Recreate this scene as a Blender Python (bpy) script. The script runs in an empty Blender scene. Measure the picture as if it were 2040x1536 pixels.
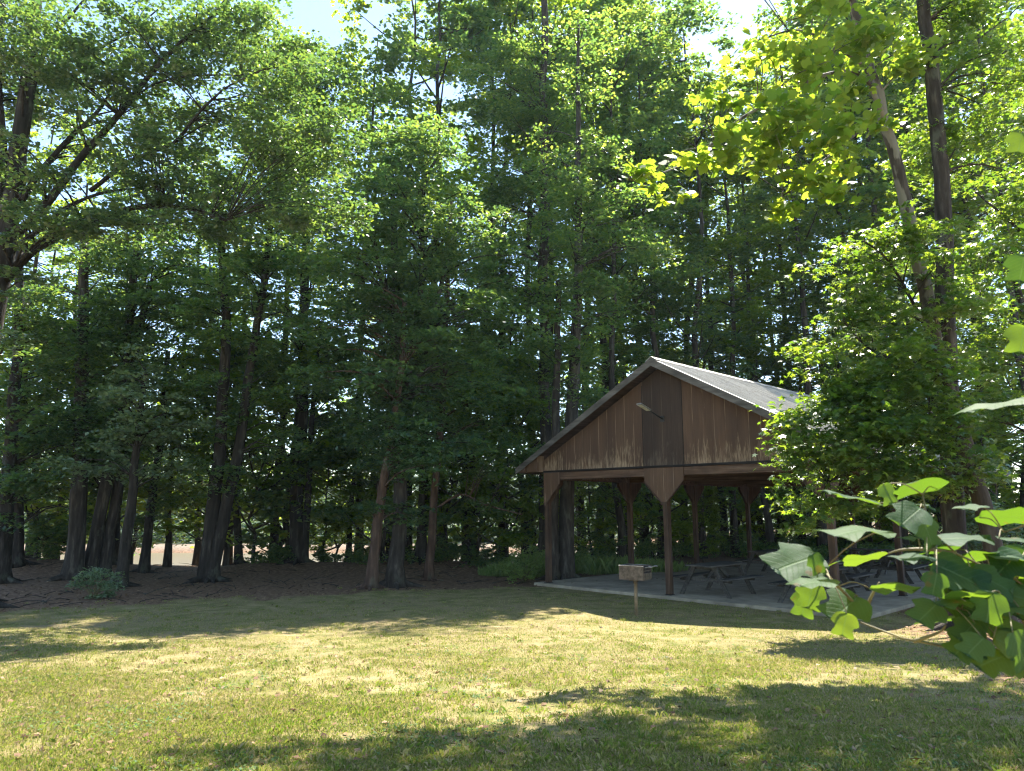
import bpy, math, random
import numpy as np
from mathutils import Vector, Matrix
R = math.radians
rng = np.random.default_rng(11)
sc = bpy.context.scene
col = sc.collection

# ------------------------------------------------------------------ camera
F, TH, CH = 1439.5, 0.1657, 2.28
cam = bpy.data.cameras.new('camera'); cam.sensor_width = 36; cam.lens = F/2040*36
cam.clip_start = .05; cam.clip_end = 6000
co = bpy.data.objects.new('camera', cam); col.objects.link(co)
cam.dof.use_dof = True; cam.dof.focus_distance = 17; cam.dof.aperture_fstop = 7.0
co.location = (0, 0, CH); co.rotation_euler = (math.pi/2+TH, 0, 0); sc.camera = co

def P(px, py, Y):
    """photo pixel (2040 x 1536) at world depth Y -> point"""
    a = (px-1020)/F; b = (768-py)/F
    dy = math.cos(TH)-b*math.sin(TH); dz = math.sin(TH)+b*math.cos(TH)
    k = Y/dy
    return np.array([a*k, Y, CH+dz*k])

def sstep(a, b, x):
    t = np.clip((x-a)/(b-a), 0, 1); return t*t*(3-2*t)

def fade2(x, y, s, seed):
    """cheap smooth 2-D noise"""
    r = np.random.default_rng(seed); v = 0
    for i in range(6):
        a = r.uniform(0, 6.28); f = s*r.uniform(.6, 1.9); p = r.uniform(0, 6.28)
        v = v+np.sin((x*np.cos(a)+y*np.sin(a))*f+p+1.3*np.sin((x*np.sin(a)-y*np.cos(a))*f*.7+p*2))
    return v/6

def bank(x): return np.maximum(0, x-1)*1.1
def gz(x, y):
    x = np.asarray(x, float); y = np.asarray(y, float)
    z = .68*(1-sstep(2.5, 15.5, y))
    yy = y-bank(x)
    near = sstep(17, 23, y)*(x < 40)
    # levee of small mounds before the river
    m = np.exp(-((yy-27.2)/1.5)**2)*.30*sstep(2.5, -2.5, x)
    notch = 1-1.25*np.exp(-((x+12.2)/2.0)**2)
    m = m*notch*(1+.35*fade2(x, y, .9, 3))
    z = z+m
    z = z-1.75*sstep(28.8, 34, yy)*(1-sstep(54, 58, yy))-.95*sstep(54, 58, yy)*0
    z = z-.75*sstep(54, 58, yy)*(1-sstep(61, 68, yy))
    z = z+2.4*sstep(61, 80, yy)+6*sstep(80, 150, yy)
    z = z+.035*fade2(x, y, .8, 5)*sstep(3, 8, y)+.08*fade2(x, y, .5, 6)*near
    # keep the slab's surroundings level
    sl = (x-4.0)*.698-(y-18.98)*.716; tl = (x-4.0)*.716+(y-18.98)*.698
    k = sstep(-6.2, -4.8, sl)*(1-sstep(5, 6.5, sl))*sstep(-2, -.6, tl)*(1-sstep(12.5, 14.5, tl))
    return z*(1-k)+(-.02)*k

def gpt(px, py):
    """ground point under a photo pixel"""
    lo = 3.0
    for Y in np.arange(3, 60, .05):
        p = P(px, py, Y)
        if p[2] <= gz(p[0], p[1]): return p
    return P(px, py, 40)

# ------------------------------------------------------------------ materials
def newmat(name):
    m = bpy.data.materials.new(name); m.use_nodes = True
    nt = m.node_tree; nt.nodes.clear()
    out = nt.nodes.new('ShaderNodeOutputMaterial')
    return m, nt, out
def N(nt, t, **kw):
    n = nt.nodes.new(t)
    for k, v in kw.items():
        if k in n.inputs: n.inputs[k].default_value = v
        else: setattr(n, k, v)
    return n
def ramp(nt, fac, stops, interp='LINEAR'):
    r = nt.nodes.new('ShaderNodeValToRGB'); r.color_ramp.interpolation = interp
    e = r.color_ramp.elements
    while len(e) < len(stops): e.new(.5)
    for el, (p, c) in zip(e, stops):
        el.position = p; el.color = (c[0], c[1], c[2], 1) if hasattr(c, '__len__') else (c, c, c, 1)
    nt.links.new(fac, r.inputs[0]); return r.outputs[0]
def mixc(nt, fac, a, b, mode='MIX'):
    n = nt.nodes.new('ShaderNodeMix'); n.data_type = 'RGBA'; n.blend_type = mode
    for i, v in ((0, fac), (6, a), (7, b)):
        if isinstance(v, (int, float)): n.inputs[i].default_value = v
        elif isinstance(v, tuple): n.inputs[i].default_value = (*v, 1)
        else: nt.links.new(v, n.inputs[i])
    return n.outputs[2]
def math_(nt, op, a, b=None):
    n = nt.nodes.new('ShaderNodeMath'); n.operation = op
    for i, v in enumerate((a, b)):
        if v is None: continue
        if isinstance(v, (int, float)): n.inputs[i].default_value = v
        else: nt.links.new(v, n.inputs[i])
    return n.outputs[0]
def noise(nt, scale, detail=3, vec=None, stretch=None, rough=.55):
    n = N(nt, 'ShaderNodeTexNoise', Scale=scale, Detail=detail, Roughness=rough)
    if vec is None: vec = nt.nodes.new('ShaderNodeTexCoord').outputs['Object']
    if stretch:
        mp = nt.nodes.new('ShaderNodeMapping'); mp.inputs['Scale'].default_value = stretch
        nt.links.new(vec, mp.inputs[0]); vec = mp.outputs[0]
    nt.links.new(vec, n.inputs['Vector']); return n.outputs['Fac']
def bump(nt, h, strength, dist, bsdf):
    b = N(nt, 'ShaderNodeBump', Strength=strength, Distance=dist)
    nt.links.new(h, b.inputs['Height']); nt.links.new(b.outputs[0], bsdf.inputs['Normal'])

def leaf_mat(name, cols, tcols, trans=.42, rough=.42, spec=.45, veins=False):
    m, nt, out = newmat(name)
    g = nt.nodes.new('ShaderNodeNewGeometry')
    rnd = g.outputs['Random Per Island']
    big = noise(nt, .35, 2)
    f = math_(nt, 'ADD', math_(nt, 'MULTIPLY', rnd, .62), math_(nt, 'MULTIPLY', big, .38))
    c = ramp(nt, f, cols); t = ramp(nt, f, tcols)
    b = N(nt, 'ShaderNodeBsdfPrincipled', Roughness=rough); b.inputs['Specular IOR Level'].default_value = spec
    tr = nt.nodes.new('ShaderNodeBsdfTranslucent')
    if veins:
        n2 = noise(nt, 60, 3)
        uv = nt.nodes.new('ShaderNodeAttribute'); uv.attribute_name = 'leafuv'
        sp = nt.nodes.new('ShaderNodeSeparateXYZ'); nt.links.new(uv.outputs['Vector'], sp.inputs[0])
        au = math_(nt, 'ABSOLUTE', sp.outputs['X'])
        vv = math_(nt, 'MULTIPLY', math_(nt, 'SUBTRACT', sp.outputs['Y'], math_(nt, 'MULTIPLY', au, .75)), 8.5)
        side = ramp(nt, math_(nt, 'ABSOLUTE', math_(nt, 'SUBTRACT', math_(nt, 'FRACT', vv), .5)), [(.0, 1), (.09, 0)])
        midr = ramp(nt, au, [(.010, 1), (.026, 0)])
        vein = math_(nt, 'MAXIMUM', math_(nt, 'MULTIPLY', side, .6), midr)
        c = mixc(nt, .45, c, ramp(nt, n2, [(.3, (.45, .45, .45)), (.7, (1.05, 1.05, 1.0))]), 'MULTIPLY')
        c = mixc(nt, math_(nt, 'MULTIPLY', vein, .55), c, (.16, .24, .10))
        t = mixc(nt, math_(nt, 'MULTIPLY', vein, .6), t, (.10, .17, .015))
        blem = ramp(nt, noise(nt, 22, 5), [(.66, 0), (.70, 1)])
        c = mixc(nt, math_(nt, 'MULTIPLY', blem, .6), c, (.12, .075, .03)); t = mixc(nt, math_(nt, 'MULTIPLY', blem, .6), t, (.20, .11, .02))
        bump(nt, math_(nt, 'SUBTRACT', n2, vein), .35, .003, b)
    nt.links.new(c, b.inputs['Base Color']); nt.links.new(t, tr.inputs['Color'])
    mx = N(nt, 'ShaderNodeMixShader'); mx.inputs[0].default_value = trans
    nt.links.new(b.outputs[0], mx.inputs[1]); nt.links.new(tr.outputs[0], mx.inputs[2])
    nt.links.new(mx.outputs[0], out.inputs[0]); return m

def bark_mat(name, dark, mid, light, patchy=0):
    m, nt, out = newmat(name); tcz = nt.nodes.new('ShaderNodeTexCoord').outputs['Object']
    n1 = noise(nt, 9, 5, stretch=(1, 1, .16)); n2 = noise(nt, 1.3, 3)
    c = ramp(nt, n1, [(.3, dark), (.55, mid), (.75, light)])
    c = mixc(nt, math_(nt, 'MULTIPLY', n2, .5), c, mid)
    lich = ramp(nt, noise(nt, 3.3, 5, stretch=(1, 1, .5)), [(.56, 0), (.66, 1)])
    c = mixc(nt, math_(nt, 'MULTIPLY', lich, .35 if not patchy else .0), c, (.16, .17, .12))
    if patchy:
        pt = ramp(nt, noise(nt, 3.0, 4, stretch=(1, 1, .35)), [(.48, 0), (.53, 1)])
        sp = nt.nodes.new('ShaderNodeSeparateXYZ'); nt.links.new(tcz, sp.inputs[0])
        hi = ramp(nt, math_(nt, 'MULTIPLY', sp.outputs['Z'], .1), [(.45, .0), (.75, 1)])   # plates peel only on the upper trunk
        c = mixc(nt, math_(nt, 'MULTIPLY', math_(nt, 'MULTIPLY', pt, patchy), hi), c, (.28, .255, .19))
    b = N(nt, 'ShaderNodeBsdfPrincipled', Roughness=.9); b.inputs['Specular IOR Level'].default_value = .2
    nt.links.new(c, b.inputs['Base Color'])
    bump(nt, n1, .9, .05, b)
    nt.links.new(b.outputs[0], out.inputs[0]); return m

def wood_mat(name, cols, stretch=(1, 1, .06), rough=.75, scale=14, bumpd=.006):
    m, nt, out = newmat(name)
    n1 = noise(nt, scale, 6, stretch=stretch); n2 = noise(nt, 1.7, 4)
    c = ramp(nt, n1, [(.28, cols[0]), (.5, cols[1]), (.74, cols[2])])
    c = mixc(nt, ramp(nt, n2, [(.45, 0), (.7, .7)]), c, cols[0])
    b = N(nt, 'ShaderNodeBsdfPrincipled', Roughness=rough); b.inputs['Specular IOR Level'].default_value = .3
    nt.links.new(c, b.inputs['Base Color']); bump(nt, n1, .5, bumpd, b)
    nt.links.new(b.outputs[0], out.inputs[0]); return m

def siding_mat(name, base, base2, bare, zbot, amount):
    """vertical grooved plywood whose stain has flaked off towards the bottom edge"""
    m, nt, out = newmat(name)
    tc = nt.nodes.new('ShaderNodeTexCoord').outputs['Object']
    sep = nt.nodes.new('ShaderNodeSeparateXYZ'); nt.links.new(tc, sep.inputs[0])
    st = noise(nt, 3.2, 5, vec=tc, stretch=(1, 1, .10))
    fine = noise(nt, 26, 5, vec=tc, stretch=(1, 1, .05))
    c = mixc(nt, ramp(nt, st, [(.3, 0), (.7, 1)]), base, base2)
    c = mixc(nt, math_(nt, 'MULTIPLY', ramp(nt, fine, [(.35, 0), (.7, 1)]), .45), c, tuple(v*.45 for v in base))
    # broad rain streaks
    rs = ramp(nt, noise(nt, 1.5, 4, vec=tc, stretch=(1, 1, .25)), [(.42, 0), (.62, 1)])
    c = mixc(nt, math_(nt, 'MULTIPLY', rs, .3), c, tuple(v*.5 for v in base2))
    # flaking
    h = math_(nt, 'SUBTRACT', sep.outputs['Z'], zbot)
    hf = nt.nodes.new('ShaderNodeMapRange'); hf.inputs['From Min'].default_value = 0; hf.inputs['From Max'].default_value = 1.0
    hf.inputs['To Min'].default_value = .24; hf.inputs['To Max'].default_value = -.03
    nt.links.new(h, hf.inputs[0])
    pn = noise(nt, 11, 8, vec=tc, stretch=(1.3, 1, .16), rough=.74)
    pn2 = noise(nt, 1.1, 2, vec=tc)
    fl = math_(nt, 'ADD', math_(nt, 'ADD', pn, hf.outputs[0]), math_(nt, 'MULTIPLY', math_(nt, 'SUBTRACT', pn2, .5), .5))
    fk = math_(nt, 'MULTIPLY', ramp(nt, fl, [(.64, 0), (.84, .85)]), ramp(nt, noise(nt, 40, 6, vec=tc, stretch=(1, 1, .12)), [(.35, .25), (.6, 1)]))
    c = mixc(nt, math_(nt, 'MULTIPLY', fk, amount), c, bare)
    # groove lines: flaked edges along each joint
    w = math_(nt, 'ABSOLUTE', math_(nt, 'SUBTRACT', math_(nt, 'FRACT', math_(nt, 'MULTIPLY', sep.outputs['X'], 1/.305)), .5))
    line = ramp(nt, w, [(.465, 0), (.485, 1)])
    le = math_(nt, 'MULTIPLY', line, ramp(nt, noise(nt, 4, 4, vec=tc, stretch=(3, 1, .3)), [(.42, 0), (.6, .55)]))
    c = mixc(nt, math_(nt, 'MULTIPLY', le, amount), c, bare)
    b = N(nt, 'ShaderNodeBsdfPrincipled', Roughness=.8); b.inputs['Specular IOR Level'].default_value = .25
    nt.links.new(c, b.inputs['Base Color'])
    bump(nt, math_(nt, 'SUBTRACT', fine, math_(nt, 'MULTIPLY', line, 1.5)), .5, .008, b)
    nt.links.new(b.outputs[0], out.inputs[0]); return m

def plain_mat(name, c1, c2, scale=8, rough=.6, metal=0, bumpd=.002):
    m, nt, out = newmat(name)
    n1 = noise(nt, scale, 5)
    b = N(nt, 'ShaderNodeBsdfPrincipled', Roughness=rough, Metallic=metal)
    nt.links.new(ramp(nt, n1, [(.35, c1), (.65, c2)]), b.inputs['Base Color'])
    bump(nt, n1, .4, bumpd, b)
    nt.links.new(b.outputs[0], out.inputs[0]); return m

M = {}
G1 = [(.15, (.030, .066, .042)), (.5, (.052, .100, .052)), (.85, (.085, .14, .052))]
T1c = [(.15, (.15, .31, .06)), (.5, (.30, .46, .06)), (.85, (.54, .60, .07))]
M['leaf_wood'] = leaf_mat('leaf_wood', G1, T1c, trans=.5, rough=.32, spec=.8)
M['leaf_dark'] = leaf_mat('leaf_dark', [(.15, (.028, .062, .044)), (.5, (.044, .088, .052)), (.85, (.065, .115, .054))],
                          [(.15, (.13, .27, .06)), (.5, (.25, .41, .06)), (.85, (.44, .53, .06))], trans=.44, rough=.33, spec=.6)
M['leaf_oak'] = leaf_mat('leaf_oak', [(.15, (.042, .068, .042)), (.5, (.068, .100, .056)), (.85, (.105, .135, .07))],
                         [(.15, (.10, .22, .05)), (.5, (.20, .36, .05)), (.85, (.40, .52, .06))], trans=.36, rough=.33, spec=.8)
M['leaf_bright'] = leaf_mat('leaf_bright', [(.15, (.03, .085, .015)), (.5, (.055, .125, .02)), (.85, (.10, .165, .025))],
                            [(.15, (.28, .46, .03)), (.5, (.44, .58, .035)), (.85, (.60, .66, .05))], trans=.5)
M['leaf_star'] = leaf_mat('leaf_star', [(.15, (.022, .056, .024)), (.5, (.038, .085, .028)), (.85, (.06, .115, .03))],
                          [(.15, (.20, .40, .025)), (.5, (.36, .54, .03)), (.85, (.52, .62, .04))], trans=.36, rough=.34, spec=.55)
M['leaf_near'] = leaf_mat('leaf_near', [(.15, (.018, .06, .030)), (.5, (.03, .08, .034)), (.85, (.045, .10, .034))],
                          [(.15, (.085, .17, .012)), (.5, (.14, .24, .014)), (.85, (.24, .32, .018))], trans=.45, rough=.62, spec=.22, veins=True)
M['leaf_bush'] = leaf_mat('leaf_bush', [(.15, (.08, .14, .08)), (.5, (.14, .20, .115)), (.85, (.22, .28, .16))],
                          [(.15, (.16, .28, .06)), (.85, (.36, .45, .10))], trans=.35, rough=.45)  # grey green leaves, made paler in place of sun on the lawn-edge bush
M['leaf_sun_tone'] = leaf_mat('leaf_sun_tone', [(.15, (.10, .17, .05)), (.85, (.20, .28, .09))], [(.15, (.30, .45, .06)), (.85, (.55, .62, .10))], trans=.45)  # sunlight on the corner bush and tall grass is put into this colour
M['leaf_weed'] = leaf_mat('leaf_weed', [(.15, (.05, .11, .03)), (.85, (.12, .18, .06))], [(.15, (.16, .30, .04)), (.85, (.36, .45, .08))], trans=.4, rough=.6, spec=.25)
M['leaf_far'] = leaf_mat('leaf_far', [(.15, (.020, .05, .025)), (.85, (.045, .085, .035))],
                         [(.15, (.08, .16, .04)), (.85, (.20, .28, .06))], trans=.3)
M['bark'] = bark_mat('bark', (.010, .008, .006), (.05, .041, .032), (.15, .128, .10))
M['bark_dark'] = bark_mat('bark_dark', (.007, .006, .004), (.032, .026, .020), (.105, .09, .068))
M['bark_red'] = bark_mat('bark_red', (.018, .011, .008), (.085, .052, .035), (.20, .13, .088))
M['bark_grey'] = bark_mat('bark_grey', (.015, .013, .011), (.055, .048, .039), (.14, .125, .10))
M['bark_patchy'] = bark_mat('bark_patchy', (.025, .020, .015), (.07, .057, .042), (.13, .108, .08), .55)
M['twig'] = plain_mat('twig', (.10, .07, .03), (.20, .17, .06), 30)

# ------------------------------------------------------------------ mesh helpers
class MB:
    def __init__(s): s.v = []; s.f = []
    def add(s, vs, fs):
        o = len(s.v); s.v.extend([tuple(map(float, p)) for p in vs]); s.f.extend([tuple(i+o for i in f) for f in fs]); return s
    def box(s, c, d, rot=None):
        h = np.array(d)/2; vs = []
        for z in (-1, 1):
            for x, y in ((-1, -1), (1, -1), (1, 1), (-1, 1)):
                p = np.array([x, y, z])*h
                if rot is not None: p = np.array(rot) @ p
                vs.append(p+np.array(c))
        return s.add(vs, [(3, 2, 1, 0), (4, 5, 6, 7), (0, 1, 5, 4), (1, 2, 6, 5), (2, 3, 7, 6), (3, 0, 4, 7)])
    def bar(s, a, b, w, h, up=(0, 0, 1)):
        a = np.array(a, float); b = np.array(b, float); d = b-a; L = np.linalg.norm(d); d = d/L
        u = np.array(up, float); sx = np.cross(d, u); sx /= np.linalg.norm(sx); u = np.cross(sx, d)
        return s.box((a+b)/2, (L, w, h), np.stack([d, sx, u], 1))
    def prism(s, poly, axis, a, b):
        """poly: 2-D points in the plane of the other two axes, extruded along axis from a to b"""
        n = len(poly); vs = []
        for t in (a, b):
            for p in poly:
                q = list(p); q.insert(axis, t); vs.append(q)
        fs = [tuple(range(n-1, -1, -1)), tuple(range(n, 2*n))]+[(i, (i+1) % n, n+(i+1) % n, n+i) for i in range(n)]
        return s.add(vs, fs)
    def tube(s, pts, rad, n=8, jit=0, r_=None):
        pts = np.array(pts, float); k = len(pts); rad = np.broadcast_to(rad, (k,))
        vs = []; T = np.gradient(pts, axis=0)
        for i in range(k):
            t = T[i]/(np.linalg.norm(T[i])+1e-9)
            ref = np.array([1., 0, 0]) if abs(t[0]) < .8 else np.array([0, 1., 0])
            u = np.cross(t, ref); u /= np.linalg.norm(u); w = np.cross(t, u)
            for j in range(n):
                a = 2*math.pi*j/n; rr = rad[i]*(1+(jit*r_.normal() if jit else 0))
                vs.append(pts[i]+rr*(math.cos(a)*u+math.sin(a)*w))
        fs = [(i*n+j, i*n+(j+1) % n, (i+1)*n+(j+1) % n, (i+1)*n+j) for i in range(k-1) for j in range(n)]
        fs += [tuple(range(n-1, -1, -1)), tuple(range((k-1)*n, k*n))]
        return s.add(vs, fs)
    def build(s, name, mat, parent=None, smooth=False, bevel=0):
        me = bpy.data.meshes.new(name); me.from_pydata(s.v, [], s.f); me.materials.append(mat)
        import bmesh
        bm = bmesh.new(); bm.from_mesh(me); bmesh.ops.recalc_face_normals(bm, faces=bm.faces); bm.to_mesh(me); bm.free()
        if smooth: me.polygons.foreach_set('use_smooth', [True]*len(me.polygons))
        o = bpy.data.objects.new(name, me); col.objects.link(o)
        if parent: o.parent = parent
        if bevel:
            b = o.modifiers.new('bevel', 'BEVEL'); b.width = bevel; b.segments = 2; b.limit_method = 'ANGLE'
        return o

def fast_mesh(name, V, nper, mat, parent=None, smooth=False):
    """V: (N, nper, 3), one n-gon per row"""
    n = V.shape[0]
    me = bpy.data.meshes.new(name)
    me.vertices.add(n*nper); me.vertices.foreach_set('co', V.reshape(-1).astype(np.float32))
    me.loops.add(n*nper); me.loops.foreach_set('vertex_index', np.arange(n*nper, dtype=np.int32))
    me.polygons.add(n); me.polygons.foreach_set('loop_start', np.arange(n, dtype=np.int32)*nper)
    if smooth: me.polygons.foreach_set('use_smooth', np.ones(n, bool))
    me.update(calc_edges=True); me.materials.append(mat)
    o = bpy.data.objects.new(name, me); col.objects.link(o)
    if parent: o.parent = parent
    return o

QUAD = np.array([[0, -.5, 0], [.33, -.05, .07], [0, .5, -.04], [-.33, -.05, .07]])
_st = []
for i in range(5):
    a = R(90+72*(i)); b = R(90+72*i+36)
    _st += [(.52*math.cos(a), .52*math.sin(a), -.07), (.21*math.cos(b), .21*math.sin(b), .04)]
STAR = np.array(_st)
TULIP = np.array([(0, -.45, .05), (.30, -.40, 0), (.46, -.12, -.04), (.28, -.02, 0), (.40, .30, -.08), (.20, .46, -.05), (0, .34, .02),
                  (-.20, .46, -.05), (-.40, .30, -.08), (-.28, -.02, 0), (-.46, -.12, -.04), (-.30, -.40, 0)])

def leaf_verts(c, size, r, tmpl=QUAD, tilt=.55, droop=.25, aspect=1.0, spin=None):
    n = len(c)
    nrm = np.stack([r.normal(0, tilt, n), r.normal(0, tilt, n), np.ones(n)], 1); nrm /= np.linalg.norm(nrm, axis=1)[:, None]
    a = r.uniform(0, 2*math.pi, n)
    d = np.stack([np.cos(a), np.sin(a), -droop+r.normal(0, .25, n)], 1)
    d -= (d*nrm).sum(1)[:, None]*nrm; d /= np.linalg.norm(d, axis=1)[:, None]
    s = np.cross(d, nrm)
    L = (size*r.uniform(.7, 1.3, n))[:, None, None]
    t = tmpl[None]
    return c[:, None]+L*(t[..., 0:1]*aspect*s[:, None]+t[..., 1:2]*d[:, None]+t[..., 2:3]*nrm[:, None])

def spray_points(anchors, rads, per, r, flat=.35, sub=5, droop=.3):
    """leaf centres gathered in flat drooping sprays round each anchor"""
    out = []
    for a, rd in zip(anchors, rads):
        k = sub
        offs = np.clip(r.normal(0, 1, (k, 3)), -1.6, 1.6)*np.array([.55, .55, .38])*rd
        for o in offs:
            m = max(3, int(per/k*r.uniform(.5, 1.5)))
            sr = rd*r.uniform(.35, .6)
            p = np.clip(r.normal(0, 1, (m, 3)), -1.9, 1.9)*np.array([sr, sr, sr*flat*.5])
            p[:, 2] -= droop*(p[:, 0]**2+p[:, 1]**2)/max(sr, .05)*.5
            out.append(a+o+p)
    return np.concatenate(out)

# ------------------------------------------------------------------ tagging
def tag(o, label=None, cat=None, group=None, kind=None):
    if label: o['label'] = label
    if cat: o['category'] = cat
    if group: o['group'] = group
    if kind: o['kind'] = kind
    return o
def empty(name, loc, rz=0):
    o = bpy.data.objects.new(name, None); col.objects.link(o); o.location = tuple(loc); o.rotation_euler = (0, 0, rz); o.empty_display_size = .3
    return o
def copy_tree(o, parent=None):
    c = o.copy(); col.objects.link(c)
    if parent: c.parent = parent
    for ch in list(o.children): copy_tree(ch, c)
    return c

# ------------------------------------------------------------------ sky, sun
SUN_EL, SUN_AZ = R(60), R(24)
w = bpy.data.worlds.new('World'); sc.world = w; w.use_nodes = True
nt = w.node_tree; nt.nodes.clear()
sky = nt.nodes.new('ShaderNodeTexSky'); sky.sky_type = 'NISHITA'; sky.sun_disc = False
sky.sun_elevation = SUN_EL; sky.sun_rotation = SUN_AZ; sky.air_density = 1.0; sky.dust_density = .3; sky.ozone_density = 1.4
bg = nt.nodes.new('ShaderNodeBackground'); bg.inputs[1].default_value = .105
wo = nt.nodes.new('ShaderNodeOutputWorld'); nt.links.new(sky.outputs[0], bg.inputs[0]); nt.links.new(bg.outputs[0], wo.inputs[0])
sl = bpy.data.lights.new('sun', 'SUN'); sl.energy = 5.0; sl.angle = R(.53); sl.color = (1, .95, .86)
so = bpy.data.objects.new('sun', sl); col.objects.link(so)
sd = Vector((math.cos(SUN_EL)*math.sin(SUN_AZ), math.cos(SUN_EL)*math.cos(SUN_AZ), math.sin(SUN_EL)))
so.rotation_euler = sd.to_track_quat('Z', 'Y').to_euler(); so.location = (20, 40, 60)
sc.view_settings.view_transform = 'Standard'; sc.view_settings.look = 'None'; sc.view_settings.gamma = 1
sc.view_settings.exposure = 1.98

# ------------------------------------------------------------------ ground
def lawn_mask(x, y):
    """1 on grass, 0 on leaf litter"""
    e = 21.4+.39*np.minimum(x, 1.0)+.9*fade2(x, y, 1.3, 8)+.5*fade2(x, y, 4.0, 12)
    m = 1-sstep(-1.1, .7, y-e)
    # shaded bare corner under the two right trees
    d = (x-7.3-.32*(y-9)+.9*fade2(x, y, 1.0, 9))
    m = m*(1-.85*sstep(-1.6, 1.4, d+1.6)*sstep(3, 5, y))
    return np.clip(m, 0, 1)
def axis(segs):
    out = []
    for a, b, n in segs: out.append(np.linspace(a, b, n, endpoint=False))
    return np.concatenate(out+[[segs[-1][1]]])
gx = axis([(-320, -200, 4), (-200, -40, 20), (-40, -18, 30), (-18, 16, 180), (16, 60, 50), (60, 200, 20), (200, 320, 4)])
gy = axis([(-60, -10, 4), (-10, 3, 14), (3, 36, 180), (36, 70, 70), (70, 160, 30), (160, 420, 12)])
X, Y = np.meshgrid(gx, gy); Z = gz(X, Y); ny, nx = X.shape
me = bpy.data.meshes.new('ground')
idx = np.arange(nx*ny).reshape(ny, nx)
q = np.stack([idx[:-1, :-1], idx[:-1, 1:], idx[1:, 1:], idx[1:, :-1]], -1).reshape(-1, 4)
me.from_pydata(np.stack([X, Y, Z], -1).reshape(-1, 3).tolist(), [], q.tolist())
at = me.attributes.new('lawn', 'FLOAT', 'POINT'); at.data.foreach_set('value', lawn_mask(X, Y).reshape(-1).astype(np.float32))
yy = Y-bank(X)
sand = sstep(56, 57.5, yy)*(1-sstep(59.5, 61, yy))*sstep(4, 0, X)
at = me.attributes.new('far', 'FLOAT', 'POINT'); at.data.foreach_set('value', sstep(58.5, 60.5, yy).reshape(-1).astype(np.float32))
at = me.attributes.new('sand', 'FLOAT', 'POINT'); at.data.foreach_set('value', sand.reshape(-1).astype(np.float32))
me.polygons.foreach_set('use_smooth', [True]*len(me.polygons))
ground = bpy.data.objects.new('ground', me); col.objects.link(ground); tag(ground, 'lawn sloping down to brown leaf litter under the trees', kind='structure')
m, nt, out = newmat('ground')
la = nt.nodes.new('ShaderNodeAttribute'); la.attribute_name = 'lawn'
sa = nt.nodes.new('ShaderNodeAttribute'); sa.attribute_name = 'sand'
n1 = noise(nt, .55, 4); n2 = noise(nt, 9, 5); n3 = noise(nt, 45, 4); n4 = noise(nt, 2.2, 4)
grass = ramp(nt, n4, [(.3, (.13, .14, .04)), (.5, (.24, .20, .08)), (.68, (.34, .265, .14))])
dry = ramp(nt, n2, [(.3, (.17, .13, .065)), (.7, (.33, .26, .13))])
gc = mixc(nt, ramp(nt, n1, [(.45, 0), (.62, .75)]), grass, dry)
gc = mixc(nt, .55, gc, ramp(nt, n3, [(.3, (.35, .35, .35)), (.7, (1.3, 1.3, 1.2))]), 'MULTIPLY')
lit = ramp(nt, n2, [(.28, (.075, .044, .027)), (.5, (.19, .115, .068)), (.72, (.34, .225, .14))])
lit = mixc(nt, .6, lit, ramp(nt, n3, [(.3, (.4, .4, .4)), (.7, (1.4, 1.35, 1.3))]), 'MULTIPLY')
k = ramp(nt, math_(nt, 'ADD', la.outputs['Fac'], math_(nt, 'MULTIPLY', math_(nt, 'SUBTRACT', n4, .5), 1.1)), [(.35, 0), (.65, 1)])
c = mixc(nt, k, lit, gc)
fa = nt.nodes.new('ShaderNodeAttribute'); fa.attribute_name = 'far'
c = mixc(nt, fa.outputs['Fac'], c, ramp(nt, n2, [(.3, (.018, .030, .014)), (.7, (.05, .065, .03))]))
c = mixc(nt, sa.outputs['Fac'], c, ramp(nt, n2, [(.3, (.15, .115, .085)), (.7, (.25, .20, .15))]))
b = N(nt, 'ShaderNodeBsdfPrincipled', Roughness=.95); b.inputs['Specular IOR Level'].default_value = .15
nt.links.new(c, b.inputs['Base Color']); bump(nt, math_(nt, 'ADD', n3, n2), .8, .04, b)
nt.links.new(b.outputs[0], out.inputs[0]); me.materials.append(m)

# river
m, nt, out = newmat('river')
b = N(nt, 'ShaderNodeBsdfPrincipled', Roughness=.35); b.inputs['Specular IOR Level'].default_value = .12; b.inputs['Base Color'].default_value = (.13, .105, .062, 1)
bump(nt, noise(nt, 1.6, 3, stretch=(.5, 1.6, 1)), .22, .08, b); nt.links.new(b.outputs[0], out.inputs[0])
mb = MB(); xs = np.concatenate([np.linspace(-200, 0, 20), np.linspace(1, 120, 30)])
v = [(x, 30+bank(x)+t, -1.2) for x in xs for t in (0, 29.5)]
mb.add(v, [(2*i, 2*i+2, 2*i+3, 2*i+1) for i in range(len(xs)-1)])
tag(mb.build('river', m), 'muddy brown river beyond the trees', kind='structure')

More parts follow.
